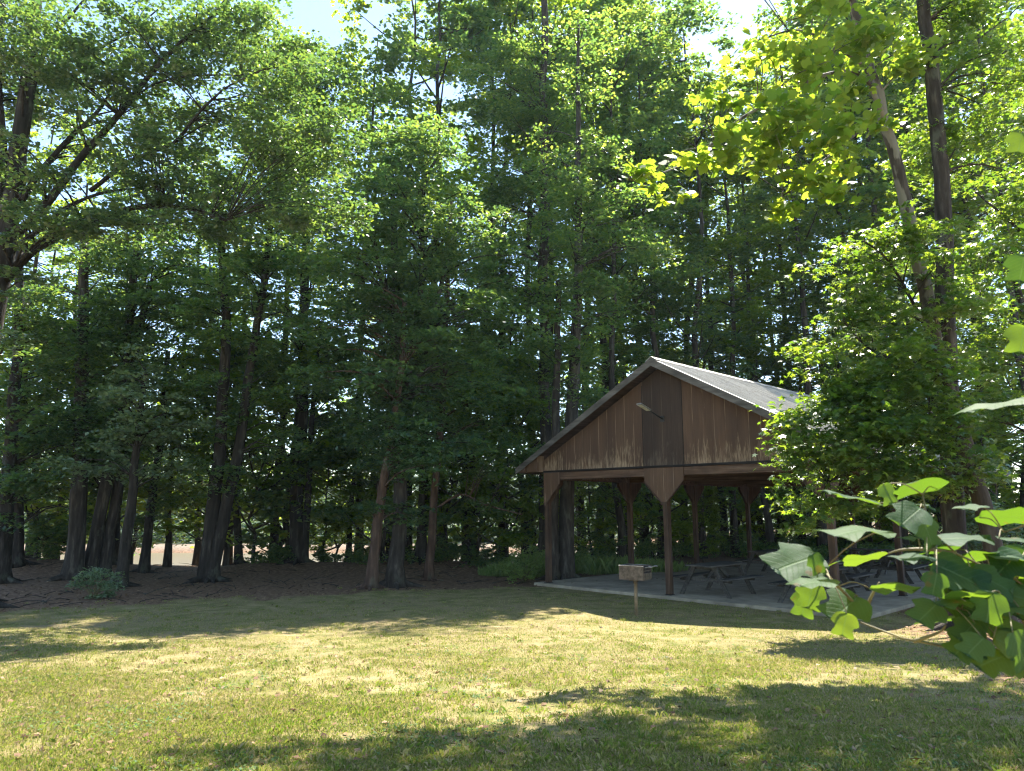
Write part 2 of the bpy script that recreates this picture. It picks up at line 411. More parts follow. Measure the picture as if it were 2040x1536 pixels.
# ------------------------------------------------------------------ grass blades and fallen leaves
def blades():
    def pos(n, y1):
        u = rng.uniform(0, 1, n); Yb = 1/(1/3.6-u*(1/3.6-1/y1)); return rng.uniform(-1, 1, n)*(.80*Yb+.6), Yb
    X1, Y1 = pos(1250000, 24.0); k1 = np.zeros(len(X1))
    # tufts: groups of taller blades
    Xt, Yt = pos(5200, 23.0); m_ = rng.integers(10, 30, len(Xt)); rp = np.repeat(np.arange(len(Xt)), m_)
    X2 = Xt[rp]+rng.normal(0, .035, len(rp)); Y2 = Yt[rp]+rng.normal(0, .035, len(rp)); k2 = np.repeat(rng.uniform(.5, 1.5, len(Xt)), m_)
    Xb = np.concatenate([X1, X2]); Yb = np.concatenate([Y1, Y2]); tuft = np.concatenate([k1, k2])
    lm = lawn_mask(Xb, Yb); clump = fade2(Xb, Yb, 2.3, 21); c2 = fade2(Xb, Yb, 6.5, 22); c3 = fade2(Xb, Yb, .9, 23)
    dens = np.where(tuft > 0, np.clip(lm*.9+.16, 0, 1)*(Yb < 21.6+.39*np.minimum(Xb, 1)+1.0), lm*np.clip(.55+.6*clump+.7*c2+.7*c3, .05, 1))
    slx = (Xb-4.0)*.698-(Yb-18.98)*.716; tly = (Xb-4.0)*.716+(Yb-18.98)*.698
    tu = np.concatenate([rng.uniform(0, 1, len(X1)), rng.uniform(0, 1, len(Xt))[rp]])
    ok = (tu < dens) & ~((slx > -4.6) & (slx < 4.9) & (tly > -.3) & (tly < 12.9))
    Xb, Yb, clump, c2, tuft = Xb[ok], Yb[ok], clump[ok], c2[ok], tuft[ok]; n = len(Xb)
    h = np.where(tuft > 0, .046*tuft*rng.uniform(.5, 1.25, n), rng.uniform(.012, .034, n)*(1+.5*np.clip(clump, 0, 1)))
    wd = rng.uniform(.0018, .0034, n)*(1+Yb*.08)
    a = rng.uniform(0, 6.28, n); lean = rng.uniform(.1, .85, n)
    d = np.stack([np.cos(a), np.sin(a), np.zeros(n)], 1); s = np.stack([-np.sin(a), np.cos(a), np.zeros(n)], 1)
    p = np.stack([Xb, Yb, gz(Xb, Yb)-.004], 1)
    V = np.empty((n, 4, 3)); up = np.array([0, 0, 1.])
    mid = p+d*(lean*h*.28)[:, None]+up*(h*.64)[:, None]
    V[:, 0] = p-s*(wd*.5)[:, None]; V[:, 1] = p+s*(wd*.5)[:, None]
    V[:, 2] = p+d*(lean*h*.95)[:, None]+up*(h*(1-.3*lean))[:, None]
    V[:, 3] = mid-s*(wd*.35)[:, None]
    return V
m = leaf_mat('grass', [(.15, (.085, .13, .022)), (.36, (.17, .19, .042)), (.55, (.28, .25, .085)), (.8, (.42, .34, .18))],
             [(.15, (.16, .30, .02)), (.36, (.30, .40, .035)), (.52, (.42, .43, .07)), (.75, (.48, .38, .17))], trans=.40, rough=.5, spec=.25)
tag(fast_mesh('grass', blades(), 4, m), 'short patchy lawn grass with dry straw among the green', 'grass', kind='stuff')

def litter():
    n = 42000
    u = rng.uniform(0, 1, n); Yb = 1/(1/4.0-u*(1/4.0-1/30.0)); Xb = rng.uniform(-1, 1, n)*(.80*Yb+.6)
    lm = lawn_mask(Xb, Yb)
    ok = rng.uniform(0, 1, n) < np.where(lm < .5, 1, .05)
    slx = (Xb-4.0)*.698-(Yb-18.98)*.716; tly = (Xb-4.0)*.716+(Yb-18.98)*.698
    ins = (slx > -4.6) & (slx < 4.9) & (tly > -.3) & (tly < 12.9)
    ok &= ~ins | (rng.uniform(0, 1, n) < .16)
    Xb, Yb, ins = Xb[ok], Yb[ok], ins[ok]; n = len(Xb)
    p = np.stack([Xb, Yb, np.where(ins, .066, gz(Xb, Yb)+.012)], 1)
    return leaf_verts(p, .062, rng, QUAD, tilt=.35, droop=0, aspect=1.1)
m = leaf_mat('fallen_leaf', [(.2, (.07, .038, .02)), (.5, (.18, .10, .053)), (.75, (.32, .20, .11)), (.9, (.46, .35, .23))],
             [(.2, (.10, .05, .02)), (.9, (.30, .18, .08))], trans=.15, rough=.7, spec=.2)
def weeds():
    n = 2600; u = rng.uniform(0, 1, n); Yb = 1/(1/3.8-u*(1/3.8-1/20.0)); Xb = rng.uniform(-1, 1, n)*(.80*Yb+.6)
    ok = (fade2(Xb, Yb, 1.4, 41) > .05) & (lawn_mask(Xb, Yb) > .3) & (Yb < 14.5); Xb, Yb = Xb[ok], Yb[ok]
    k_ = 9; rp = np.repeat(np.arange(len(Xb)), k_); x = Xb[rp]+rng.normal(0, .045, len(rp)); y = Yb[rp]+rng.normal(0, .045, len(rp))
    return leaf_verts(np.stack([x, y, gz(x, y)+rng.uniform(.008, .03, len(rp))], 1), .024, rng, QUAD, tilt=.45, droop=.1, aspect=1.5)
tag(fast_mesh('lawn_weeds', weeds(), 4, M['leaf_weed']), 'low clover and broadleaf weeds dotted through the lawn', 'weeds', kind='stuff')
def sticks():
    mb_ = MB()
    for i in range(260):
        y_ = rng.uniform(17, 29); x_ = rng.uniform(-.72*y_, min(.1*y_, 1)); 
        if lawn_mask(x_, y_) > .3: continue
        a = rng.uniform(0, 3.14); L_ = rng.uniform(.15, .9); z_ = float(gz(x_, y_))
        p0 = np.array([x_, y_, z_+.02]); p1 = p0+np.array([math.cos(a)*L_, math.sin(a)*L_, 0]); p1[2] = float(gz(p1[0], p1[1]))+rng.uniform(.01, .12)
        mb_.tube([p0, (p0+p1)/2+[0, .03, .01], p1], [.012, .009, .004], 5)
    return mb_
tag(sticks().build('twig_litter', M['bark'], None, True), 'dead twigs and sticks lying on the leaf litter', 'twigs', kind='stuff')
tag(fast_mesh('fallen_leaves', litter(), 4, m), 'brown fallen leaves scattered over bare ground and slab', 'leaf litter', kind='stuff')

# ------------------------------------------------------------------ pavilion
PX, PY, ROT = 4.01, 18.98, -.7976
HW, BAY, ZB, ZA, ZBR, OV, EO = 4.19, 4.06, 3.32, 6.11, 2.38, .50, .82
PAV = Matrix.Translation((PX, PY, 0)) @ Matrix.Rotation(ROT, 4, 'Z')
def pav(s, t, z=0): return np.array(PAV @ Vector((s, t, z)))
LEN = 3*BAY
stain = wood_mat('stained_wood', [(.026, .015, .009), (.075, .042, .025), (.135, .083, .05)])
stain_h = wood_mat('stained_beam', [(.04, .022, .013), (.11, .062, .037), (.19, .125, .08)], stretch=(.06, 1, 1))
dark_trim = wood_mat('dark_trim', [(.008, .006, .005), (.018, .013, .010), (.035, .025, .018)], stretch=(.06, 1, 1))
grey_board = wood_mat('weathered_board', [(.05, .043, .037), (.11, .098, .085), (.19, .175, .155)], stretch=(.08, 1, .6))
soffit_m = wood_mat('soffit_wood', [(.03, .018, .013), (.075, .045, .033), (.12, .08, .06)], stretch=(1, .06, .2))
siding = siding_mat('flaking_siding', (.125, .072, .043), (.078, .045, .028), (.40, .29, .18), ZB, 1)
siding_d = siding_mat('dark_siding', (.072, .046, .031), (.045, .030, .022), (.30, .24, .18), ZB-.1, .35)
gusset_m = siding_mat('gusset_siding', (.15, .088, .052), (.10, .058, .036), (.40, .29, .19), ZBR-.2, .8)
# metal roof
m, nt, out = newmat('roof_metal')
b = N(nt, 'ShaderNodeBsdfPrincipled', Roughness=.55, Metallic=0.0); b.inputs['Specular IOR Level'].default_value = .5
n1 = noise(nt, 2.5, 5, stretch=(.3, 1.6, .3)); n2 = noise(nt, 11, 4)
c = mixc(nt, ramp(nt, n2, [(.5, 0), (.75, .6)]), ramp(nt, n1, [(.3, (.30, .275, .235)), (.7, (.50, .465, .405))]), (.22, .18, .14))
nt.links.new(c, b.inputs['Base Color']); nt.links.new(ramp(nt, n1, [(.3, .48), (.7, .65)]), b.inputs['Roughness'])
nt.links.new(b.outputs[0], out.inputs[0]); metal_roof = m
m, nt, out = newmat('concrete'); conc = m
c = ramp(nt, noise(nt, 4, 6, rough=.65), [(.3, (.27, .215, .145)), (.7, (.43, .355, .25))])
c = mixc(nt, ramp(nt, noise(nt, .9, 5), [(.45, 0), (.68, .65)]), c, (.13, .105, .075))
tcs = nt.nodes.new('ShaderNodeTexCoord').outputs['Object']; sp = nt.nodes.new('ShaderNodeSeparateXYZ'); nt.links.new(tcs, sp.inputs[0])
jx = ramp(nt, math_(nt, 'ABSOLUTE', math_(nt, 'SUBTRACT', math_(nt, 'FRACT', math_(nt, 'MULTIPLY', sp.outputs['Y'], 1/4.06)), .5)), [(.002, 1), (.004, 0)])
c = mixc(nt, math_(nt, 'MULTIPLY', jx, .8), c, (.05, .04, .03))
b = N(nt, 'ShaderNodeBsdfPrincipled', Roughness=.88); nt.links.new(c, b.inputs['Base Color']); bump(nt, noise(nt, 30, 5), .4, .004, b); nt.links.new(b.outputs[0], out.inputs[0])

slab = MB(); slab.box((.15, LEN/2, -.05), (2*HW+1.0, LEN+.55, .22))
so_ = slab.build('concrete_slab', conc, bevel=.015); so_.location = (PX, PY, 0); so_.rotation_euler = (0, 0, ROT)
tag(so_, 'pale concrete slab under the picnic shelter', kind='structure')

pv = empty('picnic_shelter', (PX, PY, 0), ROT)
tag(pv, 'open brown wooden picnic shelter with gabled front and ribbed metal roof', 'pavilion')
SL = .06                                                         # slab top
def post(s, t, dirs):
    b_ = MB(); b_.box((s, t, (SL+ZB-.26)/2+.01), (.145, .145, ZB-.26-SL-.02)); o = b_.build('post', stain, pv, bevel=.006)
    mbp = MB(); mbp.box((s, t, SL+.006), (.19, .19, .012)); mbp.build('base_plate', dark_trim, o)
    for d in dirs:                                                # knee braces along the side beams (toward +t / -t)
        g = MB()
        tt = t+d*.083
        g.prism([(tt, ZB-.262), (tt+d*.55, ZB-.262), (tt+d*.55, ZB-.36), (tt+d*.02, ZBR), (tt, ZBR)], 0, s-.05, s+.05)
        g.build('knee_brace', stain, o)
    return o
for t in range(4):
    for sgn in (-1, 1):
        post(sgn*HW, t*BAY, ([1] if t < 3 else [])+([-1] if t > 0 else []))
post(0, 0, []); post(0, LEN, [])
# plywood gussets on the gable frames
def gusset(s0, t, half_l, half_r):
    zt = ZB-.045; zl = ZB-.40
    poly = []
    tip = .085
    L_ = s0-half_l; R_ = s0+half_r
    poly = [(L_, zt), (R_, zt), (R_, zl), (s0+(tip if half_r > .2 else half_r), ZBR), (s0-(tip if half_l > .2 else half_l), ZBR), (L_, zl)]
    g = MB(); sg = -1 if t < 1 else 1
    a, b_ = sorted((t+sg*.088, t+sg*.108)); g.prism(poly, 1, a, b_)
    o = g.build('gusset', gusset_m, pv)
    e = MB()
    yy = t+sg*.118
    for i in (2, 4) if half_l > .2 and half_r > .2 else ((2,) if half_r > .2 else (4,)):
        p0 = poly[i]; p1 = poly[(i+1) % 6]
        e.bar((p0[0], yy, p0[1]), (p1[0], yy, p1[1]), .02, .07, (0, 0, 1) if False else (0, 1, 0))
    e.build('gusset_trim', stain, o)
    c_ = MB(); c_.box((s0, yy, ZBR-.03), (.19 if min(half_l, half_r) > .2 else .12, .024, .09)); c_.build('gusset_tip', stain, o)
for t in (0, LEN):
    gusset(0, t, .60, .60); gusset(-HW, t, .072, .58); gusset(HW, t, .58, .072)
# beams
for t in (0, LEN):
    b_ = MB(); b_.box((0, t, ZB-.15), (2*HW+.16, .16, .21)); b_.build('beam', stain_h, pv, bevel=.006)
    sg = -1 if t < 1 else 1
    b_ = MB(); b_.box((0, t+sg*.10, ZB-.012), (2*HW+.30, .05, .055)); b_.build('trim_board', dark_trim, pv, bevel=.004)
for sgn in (-1, 1):
    b_ = MB(); b_.box((sgn*HW, LEN/2, ZB-.153), (.152, LEN-.17, .205)); b_.build('beam', stain_h, pv, bevel=.006)
for k_ in (1, 2):
    b_ = MB(); b_.box((0, k_*BAY, ZB-.16), (2*HW-.16, .12, .19)); b_.build('tie_beam', stain_h, pv, bevel=.006)
# roof geometry
slope = (ZA-3.43)/(HW+EO)                                         # top of roof: z = ZA - slope*|s|
def zr(s): return ZA-slope*abs(s)
WT = .13                                                          # underside of rake below the roof plane
def gable(t, sg):
    lo = ZB+.018
    def top(s): return zr(s)-.16
    xs = [-HW-.07, -.62, .62, HW+.07]
    a, b_ = sorted((t+sg*.06, t+sg*.085))
    for i, (x0, x1) in enumerate(((xs[0], xs[1]), (xs[1]+.0, xs[2]), (xs[2], xs[3]))):
        if i == 1: poly = [(x0, lo), (x1, lo), (x1, top(x1)), (0, top(0)), (x0, top(x0))]
        else: poly = [(x0, lo), (x1, lo), (x1, top(x1)), (x0, top(x0))]
        g = MB(); g.prism(poly, 1, a, b_)
        o = g.build('gable_panel', siding_d if i == 1 else siding, pv)
        if i == 1 and sg < 0: o['label'] = 'darker newer panel in the middle of the gable'
    for x in (-.62, .62):
        j = MB(); j.box((x, t+sg*.089, (lo+top(x))/2-.05), (.018, .01, top(x)-lo-.12)); j.build('joint_strip', dark_trim, pv)
gable(0, -1); gable(LEN, 1)
# roof: ribbed metal sheets, deck, rafters, fascia
y0, y1 = -OV, LEN+OV
roof = MB()
ny_ = int((y1-y0)/.23); prof = []
for i in range(ny_):
    a = y0+i*.23
    prof += [(a, 0), (a+.17, 0), (a+.185, .028), (a+.205, .028), (a+.22, 0)]
prof.append((y1, 0))
for sgn in (-1, 1):
    v = []
    for (yy_, h) in prof:
        for s_, dz in ((0, 0), (HW+EO, 0)):
            v.append((sgn*s_, yy_, zr(s_)+h+.012))
    n_ = len(prof); f = [(2*i, 2*i+1, 2*i+3, 2*i+2) for i in range(n_-1)]
    roof.add(v, f)
ro = roof.build('roof', metal_roof, pv)
rc = MB(); rc.prism([(-.16, zr(.16)+.035), (0, ZA+.05), (.16, zr(.16)+.035), (.16, zr(.16)+.05), (0, ZA+.068), (-.16, zr(.16)+.05)], 1, y0-.01, y1+.01)
rc.build('ridge_cap', metal_roof, ro)
dk = MB()
for sgn in (-1, 1):
    e = HW+EO-.01
    dk.prism([(0, ZA-.004), (sgn*e, zr(e)-.004), (sgn*e, zr(e)-.026), (0, ZA-.028)], 1, y0+.03, y1-.03)
dk.build('roof_deck', soffit_m, pv)
rf = MB()
for t in np.arange(.62, LEN-.3, .61):
    for sgn in (-1, 1):
        e = HW+EO-.06
        rf.prism([(sgn*.02, ZA-.03), (sgn*e, zr(e)-.03), (sgn*e, zr(e)-.15), (sgn*.02, ZA-.17)], 1, t-.02, t+.02)
tag(rf.build('rafters', soffit_m, pv), kind='stuff')
for t, sg in ((y0, -1), (y1, 1)):
    for sgn in (-1, 1):
        fb = MB(); e = HW+EO+.03
        a, b_ = sorted((t, t+sg*.035))
        fb.prism([(0, ZA+.012), (sgn*e, zr(e)+.012), (sgn*e, zr(e)-.17), (0, ZA-.19)], 1, a, b_)
        fb.build('fascia', grey_board, pv, bevel=.004)
for sgn in (-1, 1):
    fb = MB(); e = HW+EO
    fb.box((sgn*(e+.012), LEN/2, zr(e)-.085), (.03, LEN+2*OV-.02, .15)); fb.build('fascia', grey_board, pv, bevel=.004)
    # boxed eave return
    a, b_ = -.075, LEN+.075
    e0 = HW+.075; e1 = HW+EO-.015
    zb_ = ZB-.01
    bx = MB(); bx.prism([(sgn*e0, zb_), (sgn*e1, zb_), (sgn*e1, zr(e1)-.03), (sgn*e0, zr(e0)-.03)], 1, a, b_)
    bx.build('eave_box', soffit_m, pv)
    rt = MB(); rt.prism([(sgn*e0, zb_-.012), (sgn*(e0+.42), zb_-.012), (sgn*(e0+.42), zr(e0+.42)-.05), (sgn*e0, zr(e0)-.05)], 1, -OV+.12, -.08)
    rt.build('eave_return', gusset_m, pv, bevel=.004)
    rt = MB(); rt.prism([(sgn*(e0+.425), zb_-.02), (sgn*(e1+.0), zb_-.02), (sgn*e1, zr(e1)-.045), (sgn*(e0+.425), zr(e0+.425)-.045)], 1, -OV+.008, -.08)
    rt.build('eave_return', gusset_m, pv, bevel=.004)

# floodlight on the gable
al = plain_mat('lamp_metal', (.16, .155, .145), (.28, .275, .26), 20, .5, .2)
blk = plain_mat('black_metal', (.012, .012, .012), (.03, .028, .026), 20, .5, .2)
diff = plain_mat('lamp_lens', (.42, .42, .37), (.55, .55, .48), 5, .25)
fl = empty('flood_light', pav(.02, -.088, 4.55), ROT)
tag(fl, 'slim grey outdoor flood light on a black arm sticking out from the gable', 'light')
a = MB(); a.box((0, -.012, 0), (.12, .024, .16)); a.build('wall_bracket', blk, fl, bevel=.004)
a = MB(); a.tube([(0, -.02, 0), (0, -.12, .03), (0, -.25, .07), (0, -.62, .18)], .022, 8); a.build('arm', blk, fl, True)
h = MB(); h.bar((0, -.60, .175), (0, -1.04, .30), .15, .04); hd = h.build('lamp_head', al, fl, bevel=.008)
h = MB()
for k_ in range(4): h.bar((0, -.635-k_*.098, .160+k_*.0278), (0, -.715-k_*.098, .183+k_*.0278), .11, .01)
h.build('lens', diff, hd)

# ------------------------------------------------------------------ picnic tables
tw = wood_mat('table_wood', [(.03, .026, .021), (.075, .066, .054), (.14, .125, .105)], stretch=(1, .07, 1), scale=18)
def picnic_table():
    t = empty('picnic_table', (0, 0, 0))
    for i in range(5):
        b_ = MB(); b_.box((-.30+i*.15, 0, .745), (.14, 1.83, .038)); b_.build('top_plank', tw, t, bevel=.006)
    for s_ in (-1, 1):
        for k_ in range(2):
            b_ = MB(); b_.box((s_*(.60+k_*.145), 0, .445), (.135, 1.83, .038)); b_.build('bench_plank', tw, t, bevel=.006)
    for y_ in (-.62, .62):
        for s_ in (-1, 1):
            b_ = MB(); b_.bar((s_*.27, y_, .722), (s_*.66, y_, .02), .042, .10, (0, 1, 0)) if False else b_.prism(
                [(s_*.22, .722), (s_*.34, .722), (s_*.735, 0), (s_*.61, 0)], 1, y_-.02, y_+.02)
            b_.build('leg', tw, t, bevel=.004)
        sd_ = .045 if y_ > 0 else -.045
        b_ = MB(); b_.box((0, y_-sd_, .395), (1.48, .04, .09)); b_.build('seat_bearer', tw, t, bevel=.004)
        b_ = MB(); b_.box((0, y_-sd_, .68), (.72, .04, .085)); b_.build('top_cleat', tw, t, bevel=.004)
        b_ = MB(); b_.bar((0, y_-2.0*sd_, .40), (0, y_*.12, .70), .04, .085); b_.build('cross_brace', tw, t)
    return t
spots = [(.75, 1.05, .0, 'weathered picnic table standing closest behind the front middle post of the shelter'),
         (2.55, 3.9, .04, 'weathered picnic table deep in shade behind the nearest table of the shelter'),
         (-.9, 7.4, -.03, 'weathered picnic table under the shelter beside its left row of posts'),
         (2.7, 7.9, .05, 'weathered picnic table near the back middle of the shelter slab'),
         (1.2, 10.6, 1.55, 'weathered picnic table set crosswise at the far back end of the slab'),
         (3.3, 1.2, .02, 'weathered picnic table half hidden behind the right front post and the foreground leaves')]
proto = picnic_table()
for i, (s_, t_, r_, lb) in enumerate(spots):
    o = proto if i == 0 else copy_tree(proto)
    o.location = tuple(pav(s_, t_, SL)); o.rotation_euler = (0, 0, ROT+r_)
    tag(o, lb, 'picnic table', 'picnic tables under the shelter')

# ------------------------------------------------------------------ pedestal grill
rust = plain_mat('rusty_steel', (.06, .046, .034), (.15, .115, .085), 14, .7, .35, .004)
rust2 = plain_mat('pole_steel', (.16, .11, .055), (.27, .19, .10), 12, .6, .2, .003)
g0 = gpt(1268, 1226)
gr = empty('pedestal_grill', (g0[0], g0[1], gz(g0[0], g0[1])), R(-33))
tag(gr, 'rusty steel box grill on a single post at the edge of the lawn', 'grill')
p_ = MB(); p_.tube([(0, 0, -.2), (0, 0, .70)], .038, 12); p_.build('post', rust2, gr, True)
p_ = MB(); p_.box((0, 0, .735), (.22, .22, .02)); p_.tube([(0, 0, .66), (0, 0, .73)], .05, 12); p_.build('swivel_mount', rust, gr)
fb = MB(); L_, W_, H_, T_ = .56, .46, .29, .008; zb_ = .75
fb.box((0, 0, zb_), (L_, W_, T_))
fb.box((0, -W_/2+T_/2, zb_+H_/2), (L_, T_, H_)); fb.box((0, W_/2-T_/2, zb_+H_/2), (L_, T_, H_))
fb.box((-L_/2+T_/2, 0, zb_+H_/2), (T_, W_-2*T_, H_))
fb.box((L_/2-T_/2, 0, zb_+.07), (T_, W_-2*T_, .14))
fbo = fb.build('firebox', rust, gr)
fb = MB()
for s_ in (-1, 1): fb.box((L_/2-.02, s_*(W_/2-.02), zb_+H_/2+.02), (.035, .02, H_-.02))
for z_ in (.22, .29): fb.box((L_/2-.004, 0, zb_+z_-.03), (.012, W_-.06, .018))
fb.build('draft_frame', rust, fbo)
fb = MB()
for k_ in range(13): fb.tube([(-L_/2+.03+k_*.04, -W_/2+.01, zb_+H_-.025), (-L_/2+.03+k_*.04, W_/2-.01, zb_+H_-.025)], .006, 6)
for s_ in (-.15, .15): fb.tube([(-L_/2+.01, s_, zb_+H_-.035), (L_/2+.03, s_, zb_+H_-.035)], .008, 6)
go = fb.build('cooking_grate', blk, gr)
fb = MB()
for s_ in (-.15, .15):
    fb.tube([(L_/2+.02, s_, zb_+H_-.03), (L_/2+.10, s_, zb_+H_-.01), (L_/2+.16, s_, zb_+H_-.01)], .009, 6)
    fb.tube([(L_/2+.09, s_, zb_+H_-.01), (L_/2+.17, s_, zb_+H_-.01)], .016, 8)
fb.build('handle', al, go)
fb = MB(); fb.box((0, -W_/2-.004, zb_+H_+.002), (L_+.02, .028, .006)); fb.box((0, W_/2+.004, zb_+H_+.002), (L_+.02, .028, .006)); fb.box((-L_/2-.004, 0, zb_+H_+.002), (.028, W_-.03, .006))
fb.build('rim', al, fbo)
# ------------------------------------------------------------------ trees
def smooth_path(pts, k=14):
    pts = np.array(pts, float)
    d = np.concatenate([[0], np.cumsum(np.linalg.norm(np.diff(pts, axis=0), axis=1))])
    # Catmull-Rom resample
    t = np.linspace(0, d[-1], k); out = []
    for s in t:
        i = min(max(np.searchsorted(d, s, 'right')-1, 0), len(pts)-2)
        u = (s-d[i])/max(d[i+1]-d[i], 1e-6)
        p1, p2 = pts[i], pts[i+1]; p0 = pts[i-1] if i else 2*p1-p2; p3 = pts[i+2] if i+2 < len(pts) else 2*p2-p1
        out.append(.5*((2*p1)+(-p0+p2)*u+(2*p0-5*p1+4*p2-p3)*u*u+(-p0+3*p1-3*p2+p3)*u**3))
    return np.array(out)

class Tree:
    def __init__(s, name, label, cat, Y, base, bark, leaf, lsize, tmpl=QUAD, group=None, seed=0, lai=3.2, tilt=.55):
        s.r = np.random.default_rng(1000+seed); s.Y = Y; s.bark = bark; s.leaf = leaf; s.ls = lsize; s.tm = tmpl; s.lai = lai; s.tilt = tilt
        p = P(base[0], base[1], Y); z = float(gz(p[0], p[1])); s.o = np.array([p[0], p[1], z])
        s.root = empty(name, s.o); tag(s.root, label, cat, group)
        s.tr = MB(); s.paths = []; s.leaves = []; s.limbs = []
    def m(s, px, Y=None): return px/F*(Y or s.Y)*1.03
    def stem(s, pts, w0, w1, n=9, k=18, dY=0, ground=True, limb=False):
        q = [P(x, y, s.Y+dY*i/(len(pts)-1)) for i, (x, y) in enumerate(pts)]
        if ground: q[0] = np.array([q[0][0], q[0][1], gz(q[0][0], q[0][1])-.25])
        q = smooth_path(q, k); L = np.linalg.norm(q[-1]-q[0])
        q[1:-1] += s.r.normal(0, .004*L/3, (k-2, 3))*np.array([1, 1, .3])
        u = np.linspace(0, 1, k); rad = .5*(s.m(w0)*(1-u)+s.m(w1)*u)
        if ground: rad = rad*(1+.65*np.exp(-np.maximum(q[:, 2]-s.o[2], 0)/.22))
        b = MB() if limb else s.tr
        if ground:
            for i_ in range(5):
                a_ = i_*1.26+s.r.uniform(-.4, .4); R0 = s.m(w0)*.5; e_ = R0*s.r.uniform(2.4, 4.0)
                p_ = [q[0]+np.array([math.cos(a_)*f_*e_, math.sin(a_)*f_*e_, 0]) for f_ in (.1, .4, .75, 1)]
                for p__, h_ in zip(p_, (.55, .24, .05, -.05)): p__[2] = float(gz(p__[0], p__[1]))+h_*R0*1.6
                b.tube(smooth_path(p_, 7)-s.o, np.linspace(R0*.5, R0*.12, 7), 6)
        b.tube(q-s.o, rad, n, .035, s.r); s.paths.append((q, rad))
        if limb: s.limbs.append(b)
        return q
    def blob(s, px, py, rx, ry, dY=0, lai=None, rd=None):
        Y = s.Y+dY; c = P(px, py, Y); a, b = s.m(rx, Y), s.m(ry, Y); dep = max(.5*(a+b), .4)
        area = math.pi*a*b; tot = area*(lai or s.lai)/(s.ls**2*.36)
        rd = rd or min(.62, .55*min(a, b)+.12)
        ncl = max(3, int(area*1.5*(lai or s.lai)/3/rd)); r = s.r
        g = r.normal(0, 1, (ncl, 3)); g /= np.linalg.norm(g, axis=1)[:, None]; g *= (r.uniform(0, 1, ncl)**.42)[:, None]
        an = c+g*np.array([a, dep, b]) ; an = an[an[:, 2] > gz(an[:, 0], an[:, 1])+.25]
        if not len(an): return
        s.leaves.append(spray_points(an, r.uniform(.7, 1.3, len(an))*rd, tot/ncl, r))
        # twigs from the nearest stem or from the blob's middle
        for q in an[::max(1, len(an)//9)]:
            best = None
            for pth, rad in s.paths:
                d = np.linalg.norm(pth-q, axis=1)+np.maximum(pth[:, 2]-q[2]+.3, 0)*2; i = int(d.argmin())
                if best is None or d[i] < best[0]: best = (d[i], pth[i], rad[i])
            if best and best[0] < 4.2:
                mid = (best[1]+q)/2+np.array([0, 0, .12*best[0]])+r.normal(0, .08, 3)*best[0]*.5
                s.tr.tube(smooth_path([best[1], mid, q], 6)-s.o, np.linspace(min(best[2]*.5, .012*best[0]+.012), .006, 6), 5)
    def done(s, crown='crown'):
        s.tr.build('trunk', s.bark, s.root, True)
        for b in s.limbs: b.build('limb', s.bark, s.root, True)
        if s.leaves:
            c = np.concatenate(s.leaves); c = c[c[:, 2] > gz(c[:, 0], c[:, 1])+.06]
            fast_mesh(crown, leaf_verts(c-s.o, s.ls, s.r, s.tm, s.tilt), len(s.tm), s.leaf, s.root)
        return s.root

# --- big spreading tree at the left edge of the picture
t = Tree('spreading_oak', 'big spreading tree at the left edge whose long limbs reach over the clearing', 'tree', 17, (-70, 1225), M['bark_dark'], M['leaf_oak'], .115, seed=1, lai=3.0)
t.stem([(-85, 1230), (-60, 900), (-18, 640), (10, 500), (26, 380), (44, 250), (62, 90), (80, -120)], 58, 20, 12, 24)
t.stem([(-30, 720), (-20, 500), (2, 330), (-5, 150), (10, -60)], 34, 12, ground=False, limb=True)
for pts, a, b, dy in [([(6, 560), (55, 510), (110, 473), (210, 430), (290, 410), (380, 415), (450, 440)], 26, 5, -1.2),
                  ([(22, 500), (80, 455), (130, 415), (200, 385), (270, 375)], 17, 5, .8),
                  ([(28, 470), (80, 420), (130, 352), (180, 292), (240, 225), (300, 145), (360, 85), (440, 15), (470, -40)], 24, 6, -.8),
                  ([(42, 400), (90, 330), (150, 265), (200, 215), (270, 110)], 18, 5, 1.5),
                  ([(225, 245), (280, 185), (330, 160), (400, 150), (480, 150)], 8, 3, -.5),
                  ([(180, 380), (260, 320), (345, 285), (395, 225), (450, 175), (520, 140)], 12, 4, -1.5),
                  ([(50, 270), (62, 160), (45, 60), (20, -50)], 12, 5, .5),
                  ([(62, 190), (95, 90), (150, 20), (200, -40)], 12, 5, .5),
                  ([(150, 120), (210, 90), (270, 55), (330, 5)], 9, 3, .8),
                  ([(100, 465), (200, 450), (330, 445), (420, 432)], 7, 3, -.5)]:
    t.stem(pts, a*.78, b*.8, 7, 16, dy, False, True)
